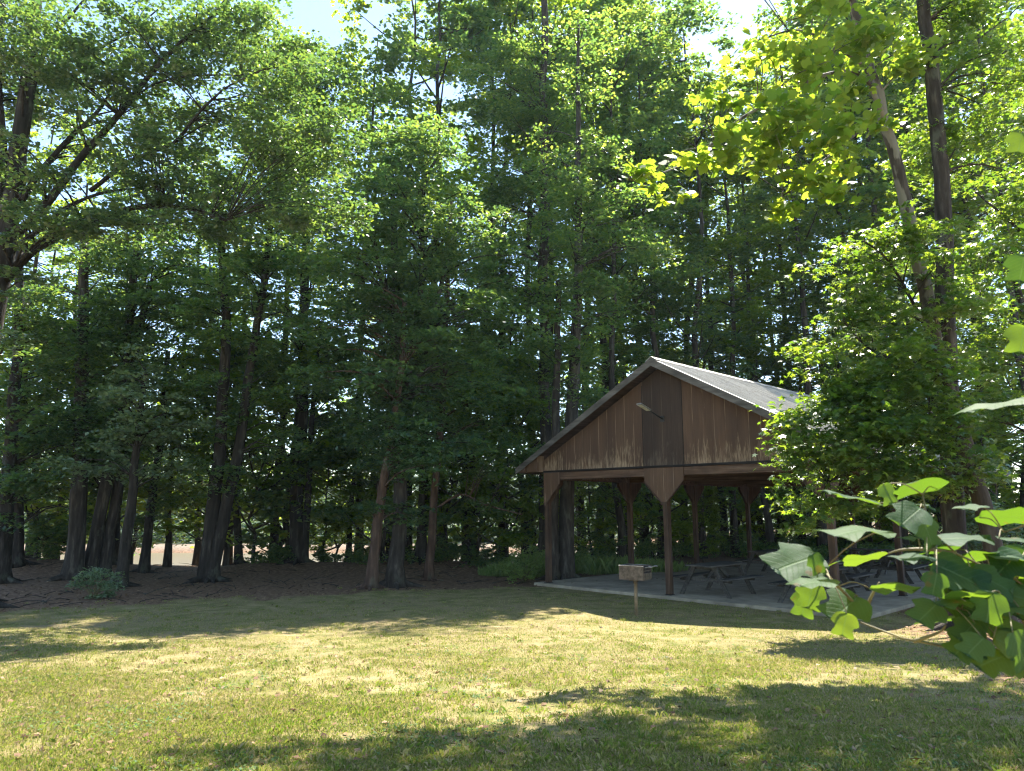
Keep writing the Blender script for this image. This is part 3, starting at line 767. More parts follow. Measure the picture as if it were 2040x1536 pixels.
for bl in [(60, 60, 130, 90), (60, 210, 100, 90, 1), (200, 70, 130, 90, -1), (330, 50, 130, 80), (450, 60, 110, 80, -1), (540, 90, 90, 90), (590, 190, 80, 80, -1),
           (200, 180, 90, 55, -.8), (330, 150, 80, 50), (280, 310, 120, 60, -1.2), (420, 250, 110, 75, .5), (520, 280, 100, 75, -1), (600, 330, 70, 70),
           (380, 390, 130, 60, -1.2), (500, 410, 110, 65), (590, 440, 60, 55, -1), (170, 300, 70, 40, 1), (60, 390, 70, 50, 1), (120, 440, 70, 35, -1.5), (30, 560, 50, 40, -1),
           (240, 440, 110, 35, 0), (430, 470, 90, 40, -.5), (20, 300, 60, 60, -1.5), (20, 440, 50, 50, -1.5), (60, 120, 80, 60, -1.5), (660, 250, 60, 80, -1), (640, 420, 60, 60, -1), (470, 120, 90, 60, 1.5), (300, 220, 100, 70, 1.5), (560, 270, 90, 70, 1.5), (150, 160, 90, 70, 1.5), (20, 640, 45, 45, -1.5), (130, 220, 60, 40, -1.5), (130, 340, 60, 40, -1.8), (250, 250, 70, 40, -1.8), (190, 430, 80, 35, -1.8), (330, 120, 80, 40, -1.8), (90, 470, 60, 40, -1.8)]: t.blob(*bl)
t.done()

# --- trees at the edge of the clearing, each traced with its own trunk
def tree(name, label, Y, stems, blobs, bark='bark_dark', leaf='leaf_dark', ls=.14, seed=0, cat='tree', tmpl=QUAD, group=None, lai=1.9, dY=0, tilt=.55, auto=True):
    b = stems[0][0][0]; t = Tree(name, label, cat, Y, b, M[bark], M[leaf], ls, tmpl, group, seed, lai, tilt)
    for i, st in enumerate(stems): t.stem(st[0], st[1], st[2], 9, 18, st[3] if len(st) > 3 else dY, st[0][0][1] > 1050)
    for bl in blobs: t.blob(*bl)
    if auto:
        for st in stems:
            xs = np.array(st[0], float); o_ = np.argsort(xs[:, 1])
            for q in np.arange(max(xs[:, 1].min(), 120), 940, 62):
                px = np.interp(q, xs[o_, 1], xs[o_, 0]); sgn = t.r.choice([-1, 1])
                t.blob(px+sgn*t.r.uniform(0, 75)*22/Y, q+t.r.uniform(-25, 25), t.r.uniform(45, 85)*22/Y, t.r.uniform(28, 48)*22/Y, t.r.uniform(-1.3, .3), 1.5)
    return t.done()
tree('shade_tree', 'dark upright tree at the far left edge of the woods with low drooping foliage', 22.5, [([(6, 1140), (18, 950), (35, 700), (40, 500)], 30, 14)],
     [(40, 740, 100, 60), (20, 870, 90, 55), (70, 940, 90, 40), (20, 1010, 40, 45), (120, 860, 80, 45), (40, 640, 70, 60)], seed=2)
tree('shade_tree', 'thin dark tree standing close right of the leftmost trunk', 26, [([(36, 1118), (40, 950), (48, 760)], 22, 11)],
     [(60, 1000, 60, 45), (90, 900, 70, 50), (150, 1000, 50, 40), (60, 600, 80, 60)], seed=3)
tree('shade_tree', 'thickest trunk of the leaning cluster behind the pale bush', 23.5, [([(148, 1140), (157, 1000), (163, 800), (166, 600), (172, 430)], 34, 15)],
     [(130, 710, 130, 50), (190, 610, 110, 60), (120, 810, 120, 50), (200, 500, 100, 70), (170, 900, 80, 40), (230, 760, 100, 40)], bark='bark', seed=4)
tree('shade_tree', 'trunk leaning right just beside the thickest trunk of the cluster', 24, [([(178, 1128), (200, 1020), (220, 930), (242, 790), (262, 600), (280, 440)], 26, 12)],
     [(250, 680, 110, 45), (310, 740, 90, 45), (220, 880, 90, 45), (300, 600, 90, 60), (290, 500, 80, 60)], bark='bark', seed=5)
tree('shade_tree', 'second leaning trunk of the cluster with a faint grey flank', 24.3, [([(206, 1126), (222, 1040), (240, 940), (255, 780), (300, 560)], 22, 11)],
     [(340, 640, 90, 50), (360, 560, 90, 60), (280, 830, 80, 40)], bark='bark', seed=6)
tree('shade_tree', 'straight black trunk seen in the gap behind the leaning cluster', 27, [([(224, 1110), (236, 980), (243, 850), (250, 650)], 18, 9)],
     [(250, 560, 90, 70), (220, 960, 60, 30), (330, 480, 80, 60)], seed=7, leaf='leaf_wood')
tree('shade_tree', 'short slender tree leaning right directly behind the pale bush', 21.5, [([(240, 1156), (252, 1080), (263, 1000), (271, 900), (290, 740)], 23, 9)],
     [(300, 860, 90, 45), (340, 920, 60, 28), (270, 790, 90, 45), (360, 840, 60, 40), (240, 930, 60, 25)], leaf='leaf_bush', seed=8, lai=2.4)
tree('shade_tree', 'slender trunk in front of the open river at left', 26, [([(286, 1128), (296, 1050), (306, 970), (322, 860), (335, 700)], 18, 9)],
     [(315, 960, 60, 30), (350, 990, 45, 40), (340, 880, 70, 50), (360, 790, 60, 40), (320, 1030, 40, 20)], leaf='leaf_wood', seed=9, lai=2)
tree('forked_tree', 'V shaped twin trunk forking from one base beside the river', 23, [([(417, 1152), (414, 1120), (430, 960), (443, 820), (450, 650), (440, 480)], 30, 13),
     ([(420, 1140), (448, 1020), (472, 920), (497, 740), (520, 600), (540, 440)], 25, 11)],
     [(450, 570, 100, 70), (530, 480, 100, 80), (570, 600, 60, 50), (400, 650, 70, 50), (510, 340, 100, 80), (430, 400, 90, 70), (370, 720, 50, 40), (540, 700, 45, 35)], seed=10, leaf='leaf_wood')
tree('shade_tree', 'thin black trunk just right of the V shaped twin trunk', 27.5, [([(478, 1112), (470, 980), (466, 860), (470, 700)], 15, 8)],
     [(490, 880, 50, 40), (480, 780, 60, 40), (520, 980, 40, 30)], seed=11, leaf='leaf_wood', lai=2)
tree('shade_tree', 'dark thick trunk with a thinner stem beside it on the mound left of centre', 27.3, [([(592, 1116), (596, 950), (602, 800), (606, 620), (612, 300), (615, 150)], 28, 9),
     ([(604, 1116), (614, 980), (620, 850), (640, 640)], 15, 7)],
     [(600, 620, 90, 80), (560, 480, 90, 90), (650, 480, 80, 90), (600, 330, 90, 110), (640, 900, 40, 35), (560, 970, 45, 40), (570, 760, 50, 40), (650, 760, 50, 50), (620, 200, 70, 90), (590, 130, 60, 70), (540, 190, 80, 80), (680, 180, 45, 70), (520, 60, 60, 60), (540, 860, 40, 40)], seed=12, leaf='leaf_wood')
tree('young_tree', 'skinny sapling with small leaf tufts between the mound tree and the reddish trunk', 29, [([(693, 1108), (700, 1000), (711, 900), (713, 780)], 12, 5)],
     [(700, 930, 60, 45), (680, 1010, 50, 35), (720, 850, 60, 40), (660, 960, 40, 30), (725, 1030, 30, 30)], seed=13, leaf='leaf_wood', lai=2.3)
tree('red_barked_tree', 'tree with reddish scaly bark leaning at the edge of the lawn', 20.6, [([(738, 1174), (748, 1080), (760, 985), (778, 880), (800, 740), (806, 600)], 23, 10)],
     [(700, 740, 100, 65), (770, 860, 60, 45), (690, 620, 90, 70), (800, 1005, 75, 28), (740, 1000, 45, 30), (860, 880, 50, 50), (640, 700, 60, 50)], bark='bark_red', seed=14)
tree('tall_maple', 'tall grey tree forking into several stems just right of the reddish trunk', 21, [([(786, 1170), (794, 1060), (798, 920), (797, 780), (790, 600), (783, 420), (778, 260)], 32, 7, 1.5),
     ([(798, 800), (822, 690), (838, 580), (842, 420), (850, 280)], 17, 5, .8), ([(800, 770), (860, 640), (890, 520), (930, 400)], 13, 5, 1.5), ([(790, 640), (740, 480), (715, 380)], 11, 4, 2)],
     [(800, 570, 130, 80), (900, 650, 120, 80), (740, 430, 110, 100), (860, 340, 100, 110), (950, 500, 90, 90), (880, 790, 80, 50), (960, 740, 80, 50), (1000, 640, 70, 70), (770, 290, 70, 60),
      (930, 900, 60, 40)], bark='bark', seed=15, lai=1.9)
tree('tall_maple', 'brownish trunk with a low leafy side branch standing nearest left of the shelter', 23, [([(853, 1150), (862, 1040), (869, 940), (879, 840), (887, 640), (900, 400)], 17, 8),
     ([(872, 1010), (920, 985), (965, 1005), (1040, 1025)], 5, 2, -.8)],
     [(900, 900, 50, 30), (960, 830, 70, 45), (920, 700, 70, 70), (985, 1010, 50, 12, -.6, 2), (950, 1000, 30, 12, -.5, 2), (1010, 900, 60, 40), (940, 560, 80, 80), (980, 950, 40, 25)], bark='bark_red', leaf='leaf_wood', seed=16)
tree('shade_tree', 'black trunk half hidden just behind the brownish trunk left of the shelter', 27, [([(838, 1122), (842, 1000), (846, 880), (850, 700)], 20, 10)], [(840, 700, 80, 70), (860, 560, 80, 80), (820, 900, 40, 30)], seed=17, leaf='leaf_wood')
tree('shade_tree', 'dark trunk between the tall grey tree and the brownish trunk', 29, [([(814, 1105), (815, 980), (817, 850), (820, 700)], 15, 9)], [(800, 760, 70, 60), (830, 940, 35, 30)], seed=18, leaf='leaf_wood')
tree('shade_tree', 'dark short trunk in the undergrowth midway between the brownish trunk and the shelter', 30, [([(926, 1098), (925, 960), (922, 850), (930, 700)], 14, 8)],
     [(940, 960, 60, 45), (900, 1000, 40, 40), (980, 870, 70, 60), (1020, 1000, 45, 45), (930, 1050, 40, 20)], seed=19, leaf='leaf_wood')
tree('tall_poplar', 'tall straight dark trunk rising behind the left eave of the shelter', 27, [([(1085, 1140), (1086, 900), (1085, 700), (1087, 350), (1084, 100), (1083, -90)], 26, 13)],
     [(1040, 760, 80, 60), (1010, 560, 80, 80), (1060, 430, 80, 90), (1030, 300, 90, 90), (1080, 150, 100, 100, 0, 1.1), (990, 400, 70, 80), (1000, 160, 80, 90), (1040, 890, 60, 50)], bark='bark', leaf='leaf_wood', seed=20)
tree('tall_poplar', 'tall thick grey trunk seen through the first bay and high above the left roof slope', 24, [([(1122, 1155), (1132, 950), (1143, 780), (1152, 560), (1152, 350), (1150, 200), (1153, 40)], 32, 5)],
     [(1210, 620, 70, 60), (1220, 440, 90, 90),  (1170, 560, 60, 50, -1), (1140, 480, 60, 50, -1), (1150, 340, 60, 60, -1), (1165, 680, 50, 40, -1), (1280, 520, 60, 60), (1110, 640, 50, 50, -.6), (1180, 760, 45, 40, -.6), (1120, 400, 60, 60), (1190, 300, 60, 50, 0, 1.2), (1140, 190, 80, 60, 0, 1.1), (1165, 80, 60, 55, 0, 1.0), (1110, 290, 60, 50, 0, 1.1)], bark='bark_grey', leaf='leaf_wood', seed=21, auto=False)

tree('shade_tree', 'dark trunk standing tight behind the left front corner post of the shelter', 23.6, [([(1101, 1152), (1103, 1020), (1106, 900), (1110, 700), (1112, 560)], 22, 11)],
     [(1120, 760, 50, 40, .5), (1090, 680, 50, 40), (1120, 590, 60, 50)], bark='bark', leaf='leaf_wood', seed=22, auto=False)
# --- the two trees at the right and their neighbours
t = Tree('leaning_tulip_tree', 'leaning tree with patchy flaking bark whose bright limb hangs out over the shelter', 'tree', 13.5, (2005, 1240), M['bark_patchy'], M['leaf_bright'], .175, TULIP, seed=30, lai=2.2, tilt=.7)
t.stem([(2010, 1245), (1985, 1120), (1945, 950), (1912, 870), (1880, 760), (1850, 610), (1815, 450), (1785, 320), (1735, 140), (1690, -10), (1640, -160)], 36, 15, 12, 30)
t.stem([(1765, 250), (1720, 150), (1640, 150), (1560, 190), (1470, 240), (1390, 310), (1290, 355), (1250, 358)], 11, 2, 7, 18, -2.4, False, True)
t.stem([(1735, 140), (1660, 90), (1590, 60), (1510, 80)], 8, 2, 7, 12, -1.9, False, True)
t.stem([(1800, 250), (1720, 260), (1640, 320), (1560, 390)], 8, 2, 7, 12, -2.0, False, True)
for bl in [(1560, 250, 110, 70, -2.2), (1480, 300, 90, 55, -2.3), (1400, 330, 70, 40, -2.4), (1330, 375, 60, 20, -2.4, 1.6), (1275, 352, 26, 16, -2.4, 1.6), (1620, 340, 60, 50, -2.1), (1640, 395, 40, 25, -2.1),
           (1620, 150, 80, 60, -1.8, 2), (1530, 110, 60, 35, -1.9, .9), (1450, 200, 60, 40, -2.2, 1.2), (1560, 420, 18, 14, -2.2, 1.5), (1700, 60, 70, 70, -1.5), (1640, 30, 60, 45, -1, 1), (1720, 200, 60, 50, -1.5), (1780, 120, 60, 70, 0), (1690, 270, 60, 50, -2), (1600, 30, 40, 25, -2, .8), (1700, -120, 110, 90), (1580, -130, 90, 50, -1), (1620, -260, 150, 110), (1480, -190, 130, 70, -.5, 1.6), (1330, -200, 110, 70, -1, 1.5), (1400, -320, 150, 90, 0, 1.5), (1230, -240, 90, 70, -1, 1.4)]: t.blob(*bl)
t.done()
tree('sweet_gum', 'straight tree at the right with star shaped leaves hanging low over the shelter corner', 14,
     [([(1912, 1240), (1900, 1060), (1892, 900), (1885, 620), (1872, 330), (1842, 30), (1835, -90)], 42, 24), ([(1888, 720), (1840, 640), (1770, 520), (1720, 480)], 9, 3, -.6), ([(1892, 860), (1820, 800), (1720, 790), (1620, 850)], 9, 3, -1),
      ([(1892, 900), (1840, 900), (1760, 910), (1650, 960)], 8, 3, -.8), ([(1885, 660), (1830, 720), (1740, 700), (1680, 640)], 8, 3, -.8)],
     [(1700, 530, 80, 60, -.6), (1770, 480, 80, 60, -.4), (1680, 640, 70, 60, -.8), (1770, 620, 90, 70, -.8), (1740, 740, 100, 60, -1), (1660, 760, 60, 45, -1), (1650, 850, 75, 55, -1), (1750, 840, 90, 60, -.9), (1840, 780, 70, 80, -.6),
      (1620, 920, 55, 45, -1), (1700, 930, 80, 45, -.9), (1610, 1000, 45, 45, -1), (1580, 960, 30, 25, -1), (1600, 840, 45, 40, -1.2), (1590, 900, 35, 40, -1.3), (1650, 790, 60, 40, -1.3), (1700, 860, 80, 60, -1.3), (1780, 800, 80, 70, -1.3), (1820, 880, 60, 50, -1.3), (1600, 1040, 25, 30, -1.1), (1640, 870, 60, 50, -1.5, 4), (1720, 900, 70, 50, -1.5, 4), (1790, 880, 70, 60, -1.5, 4), (1860, 930, 60, 40, -1.5, 4), (1700, 780, 70, 50, -1.4, 4), (1920, 960, 50, 35, -1.6, 4), (1780, 950, 60, 30, -1.4), (1660, 1000, 50, 30, -.9), (1790, 930, 70, 35, -.7), (1850, 880, 60, 50, -.5), (1860, 560, 60, 60, .6), (1930, 300, 100, 100, .6),
      (1960, 140, 90, 90, .4), (1880, 60, 80, 70, .6), (1780, 990, 40, 20, -.8), (1840, 330, 45, 60, 1), (1950, 20, 90, 60), (1820, 470, 60, 60, -.6), (1890, 620, 60, 60, -1.2), (1905, 740, 70, 60, -1.4), (1930, 850, 60, 50, -1.6), (1880, 520, 60, 50, -1.3), (1960, 930, 40, 40, -1.6), (1800, 700, 80, 60, -1), (1700, 820, 80, 60, -.8), (1640, 700, 60, 50, -1), (1880, -120, 150, 90), (1800, -250, 150, 90), (1950, -330, 150, 90)], bark='bark', leaf='leaf_star', ls=.135, tmpl=STAR, seed=31, lai=3.3, auto=False)
tree('sweet_gum', 'bright yellow green tree filling the right edge behind the straight trunk', 18.5, [([(2110, 1180), (2095, 900), (2080, 600), (2070, 300), (2060, 0)], 30, 14), ([(2082, 700), (2010, 640), (1950, 600)], 8, 3), ([(2075, 500), (2000, 430), (1940, 380)], 8, 3)],
     [(1990, 420, 100, 90), (1960, 560, 90, 80), (2020, 640, 80, 80), (1950, 720, 70, 70), (2020, 800, 60, 60), (2010, 290, 80, 80), (1960, 850, 50, 40), (2040, 120, 80, 90), (2000, 520, 60, 60, -1)], bark='bark', leaf='leaf_star', ls=.16, tmpl=STAR, seed=32, lai=2.5, auto=False)

# --- the dense woods behind: a few grown trees, copied
def wood_proto(k, leaf, H=25, z0=.2, Rm=3.0, ls=.205, nl=10500, name='woodland_tree', rt=.19, bark='bark'):
    r = np.random.default_rng(500+k); root = empty(name, (0, 0, 0))
    tr = MB(); zz = np.linspace(0, H*.97, 16)
    pth = np.stack([np.cumsum(r.normal(0, .10, 16)), np.cumsum(r.normal(0, .10, 16)), zz], 1); pth[:2, :2] = 0; pth[0, 2] = -.4
    rad = rt*(1-zz/H*.86)*(1+.5*np.exp(-zz/.3)); tr.tube(pth, rad, 8, .03, r)
    an, rd = [], []; ncl = int(nl/130)
    for i in range(ncl):
        u = r.uniform(0, 1)**.85; z = H*(z0+(1-z0)*u); Rz = 1.12*Rm*(math.sin(math.pi*min(max(u*.84+.10, 0), 1)))**.5
        a = i*2.4+r.normal(0, .5); q = Rz*r.uniform(.25, 1)**.6*(1 if r.uniform() < .85 else 1.25)
        c = np.array([np.interp(z, zz, pth[:, 0])+q*math.cos(a), np.interp(z, zz, pth[:, 1])+q*math.sin(a), z]); an.append(c); rd.append(r.uniform(.35, .7)*(Rm/3)**.5)
        if i % 4 == 0:
            zb = max(z-q*.7, H*z0*.8); b0 = np.array([np.interp(zb, zz, pth[:, 0]), np.interp(zb, zz, pth[:, 1]), zb])
            tr.tube(smooth_path([b0, (b0+c)/2+[0, 0, -.1*q], c], 5), np.linspace(.045, .008, 5), 5)
    tr.build('trunk', M[bark], root, True)
    c = spray_points(np.array(an), rd, 130, r)
    fast_mesh('crown', leaf_verts(c, ls, r), 4, M[leaf], root); return root
protos = [wood_proto(0, 'leaf_wood'), wood_proto(1, 'leaf_wood', z0=.3, Rm=2.6), wood_proto(2, 'leaf_dark', z0=.24), wood_proto(3, 'leaf_bright', z0=.34, Rm=2.7, nl=9500), wood_proto(4, 'leaf_wood', z0=.16, Rm=3.2, bark='bark_grey'), wood_proto(5, 'leaf_bright', z0=.26, Rm=3.3)]
used = set()
def put(plist, k, px, Y, H, label, group, H0=25, cat='tree', wide=1.0):
    pr = plist[k]; o = pr if (id(plist), k) not in used else copy_tree(pr); used.add((id(plist), k))
    x = P(px, 1100, Y)[0]; s = H/H0
    o.location = (x, Y, float(gz(x, Y))); o.rotation_euler = (0, 0, rng.uniform(0, 6.28)); o.scale = (wide*s*rng.uniform(.92, 1.1), wide*s*rng.uniform(.92, 1.1), s)
    tag(o, label, cat, group); return o
WL = 'tall slim tree in the dense green woods behind the shelter'
WG = 'tall trees of the woods behind the shelter'
rows = [(1240, 29.5, 70), (1320, 31.5, 60), (1398, 33, 60), (1465, 34, 190), (1535, 35, 190), (1640, 33, 60), (1725, 35, -20), (1800, 32, -60), (1885, 34, -60), (1965, 36, -80), (2050, 31, -60), (2110, 35, -60),
        (1195, 34, -30), (1285, 37, -60), (1365, 39, 40), (1500, 41, 230), (1595, 40, 150), (1690, 42, 0), (1775, 41, -50), (1850, 43, -50), (1930, 42, -50), (2020, 44, -50), (1445, 38, 200), (1340, 44, 100), (1560, 46, 250), (1660, 47, 100), (1760, 47, 0), (1880, 49, 0), (1990, 50, 0), (1250, 42, 0), (2080, 40, -30), (1000, 30, -40), (940, 30.5, -60), (1160, 36, -60), (1105, 34, -60), (1060, 32, -40), (1215, 39, -60)]
for i, (px, Yt, top) in enumerate(rows):
    H = P(px, top, Yt)[2]+.5
    put(protos, i % 6, px, Yt, H, WL, WG)
LG = 'tall trees along the near river bank'
for i, (px, Yt, top, lb) in enumerate([
        (335, 28.3, 330, 'tree on the river bank whose crown stands above the slender river trunk'), (455, 29.2, 260, 'tall tree on the river bank rising behind the V shaped twin trunk'),
        (545, 28.8, 140, 'tall tree on the river bank left of the blue sky gap at the top'), (715, 30, 80, 'shorter bank tree just under the blue sky gap at the top left of centre'),
        (780, 29.6, -30, 'tall bank tree behind the stems of the tall grey forked tree'), (880, 30, -60, 'tall bank tree behind the brownish trunk left of the shelter'),
        (230, 29, 300, 'tall bank tree behind the cluster of leaning trunks'), (110, 29.5, 280, 'tall bank tree behind the thickest trunk near the left edge'), (10, 28.5, 250, 'tall bank tree at the far left behind the spreading oak')]):
    put(protos, (i*5+1) % 6, px, Yt, P(px, top, Yt)[2]+.5, lb, LG)
for i, (px, Yt, H) in enumerate([(1045, 29.3, 12), (1245, 32.5, 14), (1330, 34.5, 13), (1420, 36.5, 14), (1520, 38.5, 14), (1600, 37.5, 15), (1690, 36.5, 14), (1780, 36, 15), (1290, 40, 15), (1470, 43, 16), (1850, 38, 14)]):
    put(protos, (i*5+2) % 6, px, Yt, H, 'mid height leafy tree filling the space between taller trunks behind the shelter', 'mid height trees behind the shelter', wide=1.6)
for i, (px, Yt, H, lb) in enumerate([(575, 29.4, 13, 'mid height leafy tree behind the thick mound tree'), (745, 29.8, 13, 'mid height leafy tree behind the reddish trunk and its sapling'), (840, 28.6, 14, 'mid height leafy tree behind the black trunk left of the shelter'),
        (935, 29.6, 13, 'mid height leafy tree behind the dark short trunk in the undergrowth'), (60, 28.8, 14, 'mid height leafy tree behind the two far left trunks'), (395, 29.6, 14, 'mid height leafy tree behind the slender river trunk and the twin trunk')]):
    put(protos, (i*5+3) % 6, px, Yt, H, lb, 'mid height trees along the river bank', wide=1.5)
small = [wood_proto(10, 'leaf_bright', H=7, z0=.10, Rm=1.9, ls=.17, nl=8500, name='understory_tree', rt=.06), wood_proto(11, 'leaf_wood', H=7, z0=.08, Rm=2.2, ls=.17, nl=9000, name='understory_tree', rt=.07),
         wood_proto(12, 'leaf_bright', H=7, z0=.16, Rm=2.3, ls=.17, nl=8500, name='understory_tree', rt=.06)]
for i, (px, Yt, H) in enumerate([(1180, 31, 6), (1235, 30, 4.5), (1300, 32, 7), (1360, 34, 5), (1420, 35.5, 7), (1480, 38, 6), (1545, 37, 8), (1610, 36, 6), (1680, 38, 8), (1740, 34, 7), (1800, 37, 9), (1870, 33, 7), (1930, 36, 8), (1990, 30, 7), (2050, 33, 8), (1640, 43, 8),
        (1450, 43, 8), (1330, 40, 8), (1400, 30.5, 3), (1560, 42, 9), (1700, 45, 9), (1900, 40, 9), (2000, 40, 9), (1270, 36, 7), (1140, 33, 5), (1060, 31, 3)]):
    put(small, i % 3, px, Yt, H, 'leafy young understory tree among the trunks behind the shelter', 'understory trees behind the shelter', 7)

for i, (px, Yt, H, lb) in enumerate([(75, 27.5, 9, 'leafy young tree filling the space between the far left trunks and the leaning cluster'), (140, 29, 8, 'leafy young tree directly behind the thickest trunk of the cluster'), (205, 28, 9.5, 'leafy young tree behind the two leaning trunks of the cluster'),
        (262, 29.3, 7, 'small leafy tree at the water edge just left of the river view'), (452, 28.2, 9, 'leafy young tree framed inside the fork of the twin trunk'), (505, 27.5, 8, 'bright leafy young tree right of the twin trunk'),
        (556, 29, 9, 'leafy young tree close left of the thick mound tree'), (640, 28.6, 5.5, 'small leafy tree under the bright sky hole left of centre'), (668, 29.5, 5.2, 'small leafy tree beside the skinny sapling'),
        (762, 28.5, 9, 'leafy young tree behind the reddish trunk'), (825, 29.5, 8, 'leafy young tree behind the tall grey forked tree'), (895, 28, 7, 'leafy young tree just right of the brownish trunk'),
        (950, 28.5, 8.5, 'leafy young tree above the bush midway to the shelter'), (1010, 27.5, 8, 'leafy young tree left of the straight poplar trunk by the shelter'), (1060, 29.5, 6, 'leafy young tree right behind the bright bush by the shelter corner')]):
    put(small, (i*2+1) % 3, px, Yt, H, lb, 'young trees along the river bank', 7)
# --- far wood across the river: one far mass
def far_wood():
    r = np.random.default_rng(77); an, rd = [], []
    for i in range(95):
        x = r.uniform(-62, 75); y = 68+bank(x)*1.0+r.uniform(0, 22); H = r.uniform(5.5, 9.5)+.05*max(y-70, 0); z0 = float(gz(x, y))
        for k in range(26):
            u = r.uniform(.03, 1); a = r.uniform(0, 6.28); q = 2.6*math.sin(math.pi*min(u*.85+.1, 1))**.7*r.uniform(.2, 1)**.5
            an.append((x+q*math.cos(a), y+q*math.sin(a), z0+H*u)); rd.append(r.uniform(.7, 1.1))
    for i in range(700):
        x = r.uniform(-60, 60); y = 60+bank(x)+r.uniform(0, 6); an.append((x, y, float(gz(x, y))+r.uniform(.2, 1.5))); rd.append(r.uniform(.5, .9))
    return leaf_verts(spray_points(np.array(an), rd, 42, r), .36, r)
tag(fast_mesh('far_wood', far_wood(), 4, M['leaf_far']), 'hazy wood on the far bank of the river', 'wood', kind='stuff')

# --- shrubs and undergrowth
def shrub(label, px, py, wpx, hpx, leaf, ls=.07, seed=0, lai=3.2, name='shrub', Y=None, tmpl=QUAD):
    g = gpt(px, py) if Y is None else np.array([P(px, py, Y)[0], Y, 0])
    r = np.random.default_rng(2000+seed); root = empty(name, (g[0], g[1], float(gz(g[0], g[1])))); tag(root, label, 'shrub')
    a = wpx/F*g[1]; h = 2*hpx/F*g[1]; n = int(a*h*3*lai/(ls**2*.36)/60)+4; an = []
    st = MB()
    lob = r.uniform(.55, 1.25, 9)
    for i in range(n):
        th = r.uniform(0, 6.28); u = r.uniform(0, 1)*lob[int(th*1.43) % 9]*.8; q = lob[int(th*1.43+4) % 9]*a*r.uniform(.1, 1)**.6*math.sqrt(max(.05, 1-(u*.9)**2)); an.append((q*math.cos(th), q*math.sin(th), .06+h*u*.95))
        if i % 2 == 0: st.tube(smooth_path([(0, 0, -.03), (an[-1][0]*.4, an[-1][1]*.4, an[-1][2]*.6), an[-1]], 5), np.linspace(.012, .004, 5), 5)
    st.build('stem', M['twig'], root, True)
    c = spray_points(np.array(an), r.uniform(.07, .17, n)*max(1, a/.7), 60, r, flat=.6); c = c[c[:, 2] > .02]
    fast_mesh('foliage', leaf_verts(c, ls, r, tmpl, .6), len(tmpl), M[leaf], root); return root
shrub('low pale grey green bush at the lawn edge in front of the leaning trunks', 186, 1192, 50, 32, 'leaf_bush', .07, 1, 1.9)
shrub('leafy bush with sunlight put into its pale colour just left of the shelter corner post', 1045, 1150, 46, 36, 'leaf_sun_tone', .085, 2, 2.4, Y=22.9)
shrub('small dark green bush on the mound just right of the V shaped twin trunk', 520, 1122, 40, 10, 'leaf_wood', .08, 3)
shrub('low green bush under the skinny sapling', 655, 1108, 40, 18, 'leaf_wood', .09, 4, Y=28.2)
shrub('dark green bush between the sapling and the reddish trunk', 722, 1112, 30, 22, 'leaf_wood', .09, 5, Y=27.6)
shrub('leafy bush behind the brownish trunk', 900, 1120, 40, 25, 'leaf_wood', .09, 6)
shrub('dark green bush midway between brownish trunk and shelter', 970, 1130, 40, 26, 'leaf_wood', .09, 7)
shrub('tangled pale vine covered thicket at the right edge behind the leaning trunk', 1985, 1130, 85, 175, 'leaf_bush', .12, 8, 2.0, Y=17)
shrub('green bush at the foot of the thick tree on the mound', 560, 1110, 28, 28, 'leaf_wood', .09, 9, Y=27)
shrub('leafy bush at far left between the two leftmost trunks and the leaning cluster', 90, 1110, 50, 50, 'leaf_wood', .10, 10, Y=27.2)

def undergrowth():
    r = np.random.default_rng(88); an = []
    n = 5200; x = r.uniform(-6, 26, n); y = r.uniform(22, 46, n)
    sl = (x-PX)*.698-(y-PY)*.716; tl = (x-PX)*.716+(y-PY)*.698
    ok = ~((sl > -6.4) & (sl < 6.5) & (tl < 13.8)) & (y-bank(x) < 31) & ~((x < 1.0) & (y < 25.5-.6*x*(x > 0))) & (tl > -4)
    den = .45+.5*fade2(x, y, .7, 31); ok &= r.uniform(0, 1, n) < den+.25*(x > -1)
    x, y = x[ok], y[ok]
    h = r.uniform(.15, .95, len(x))*(.7+.3*(x > 0)); z = gz(x, y)
    an = np.stack([x, y, z+h*.7], 1)
    c = spray_points(an, r.uniform(.18, .4, len(x)), 46, r, flat=.9, sub=4); c = c[c[:, 2] > gz(c[:, 0], c[:, 1])+.03]
    return leaf_verts(c, .12, r, QUAD, .6, .3, .75)
tag(fast_mesh('undergrowth', undergrowth(), 4, M['leaf_wood']), 'weedy green undergrowth on the woodland floor round the shelter', 'undergrowth', kind='stuff')

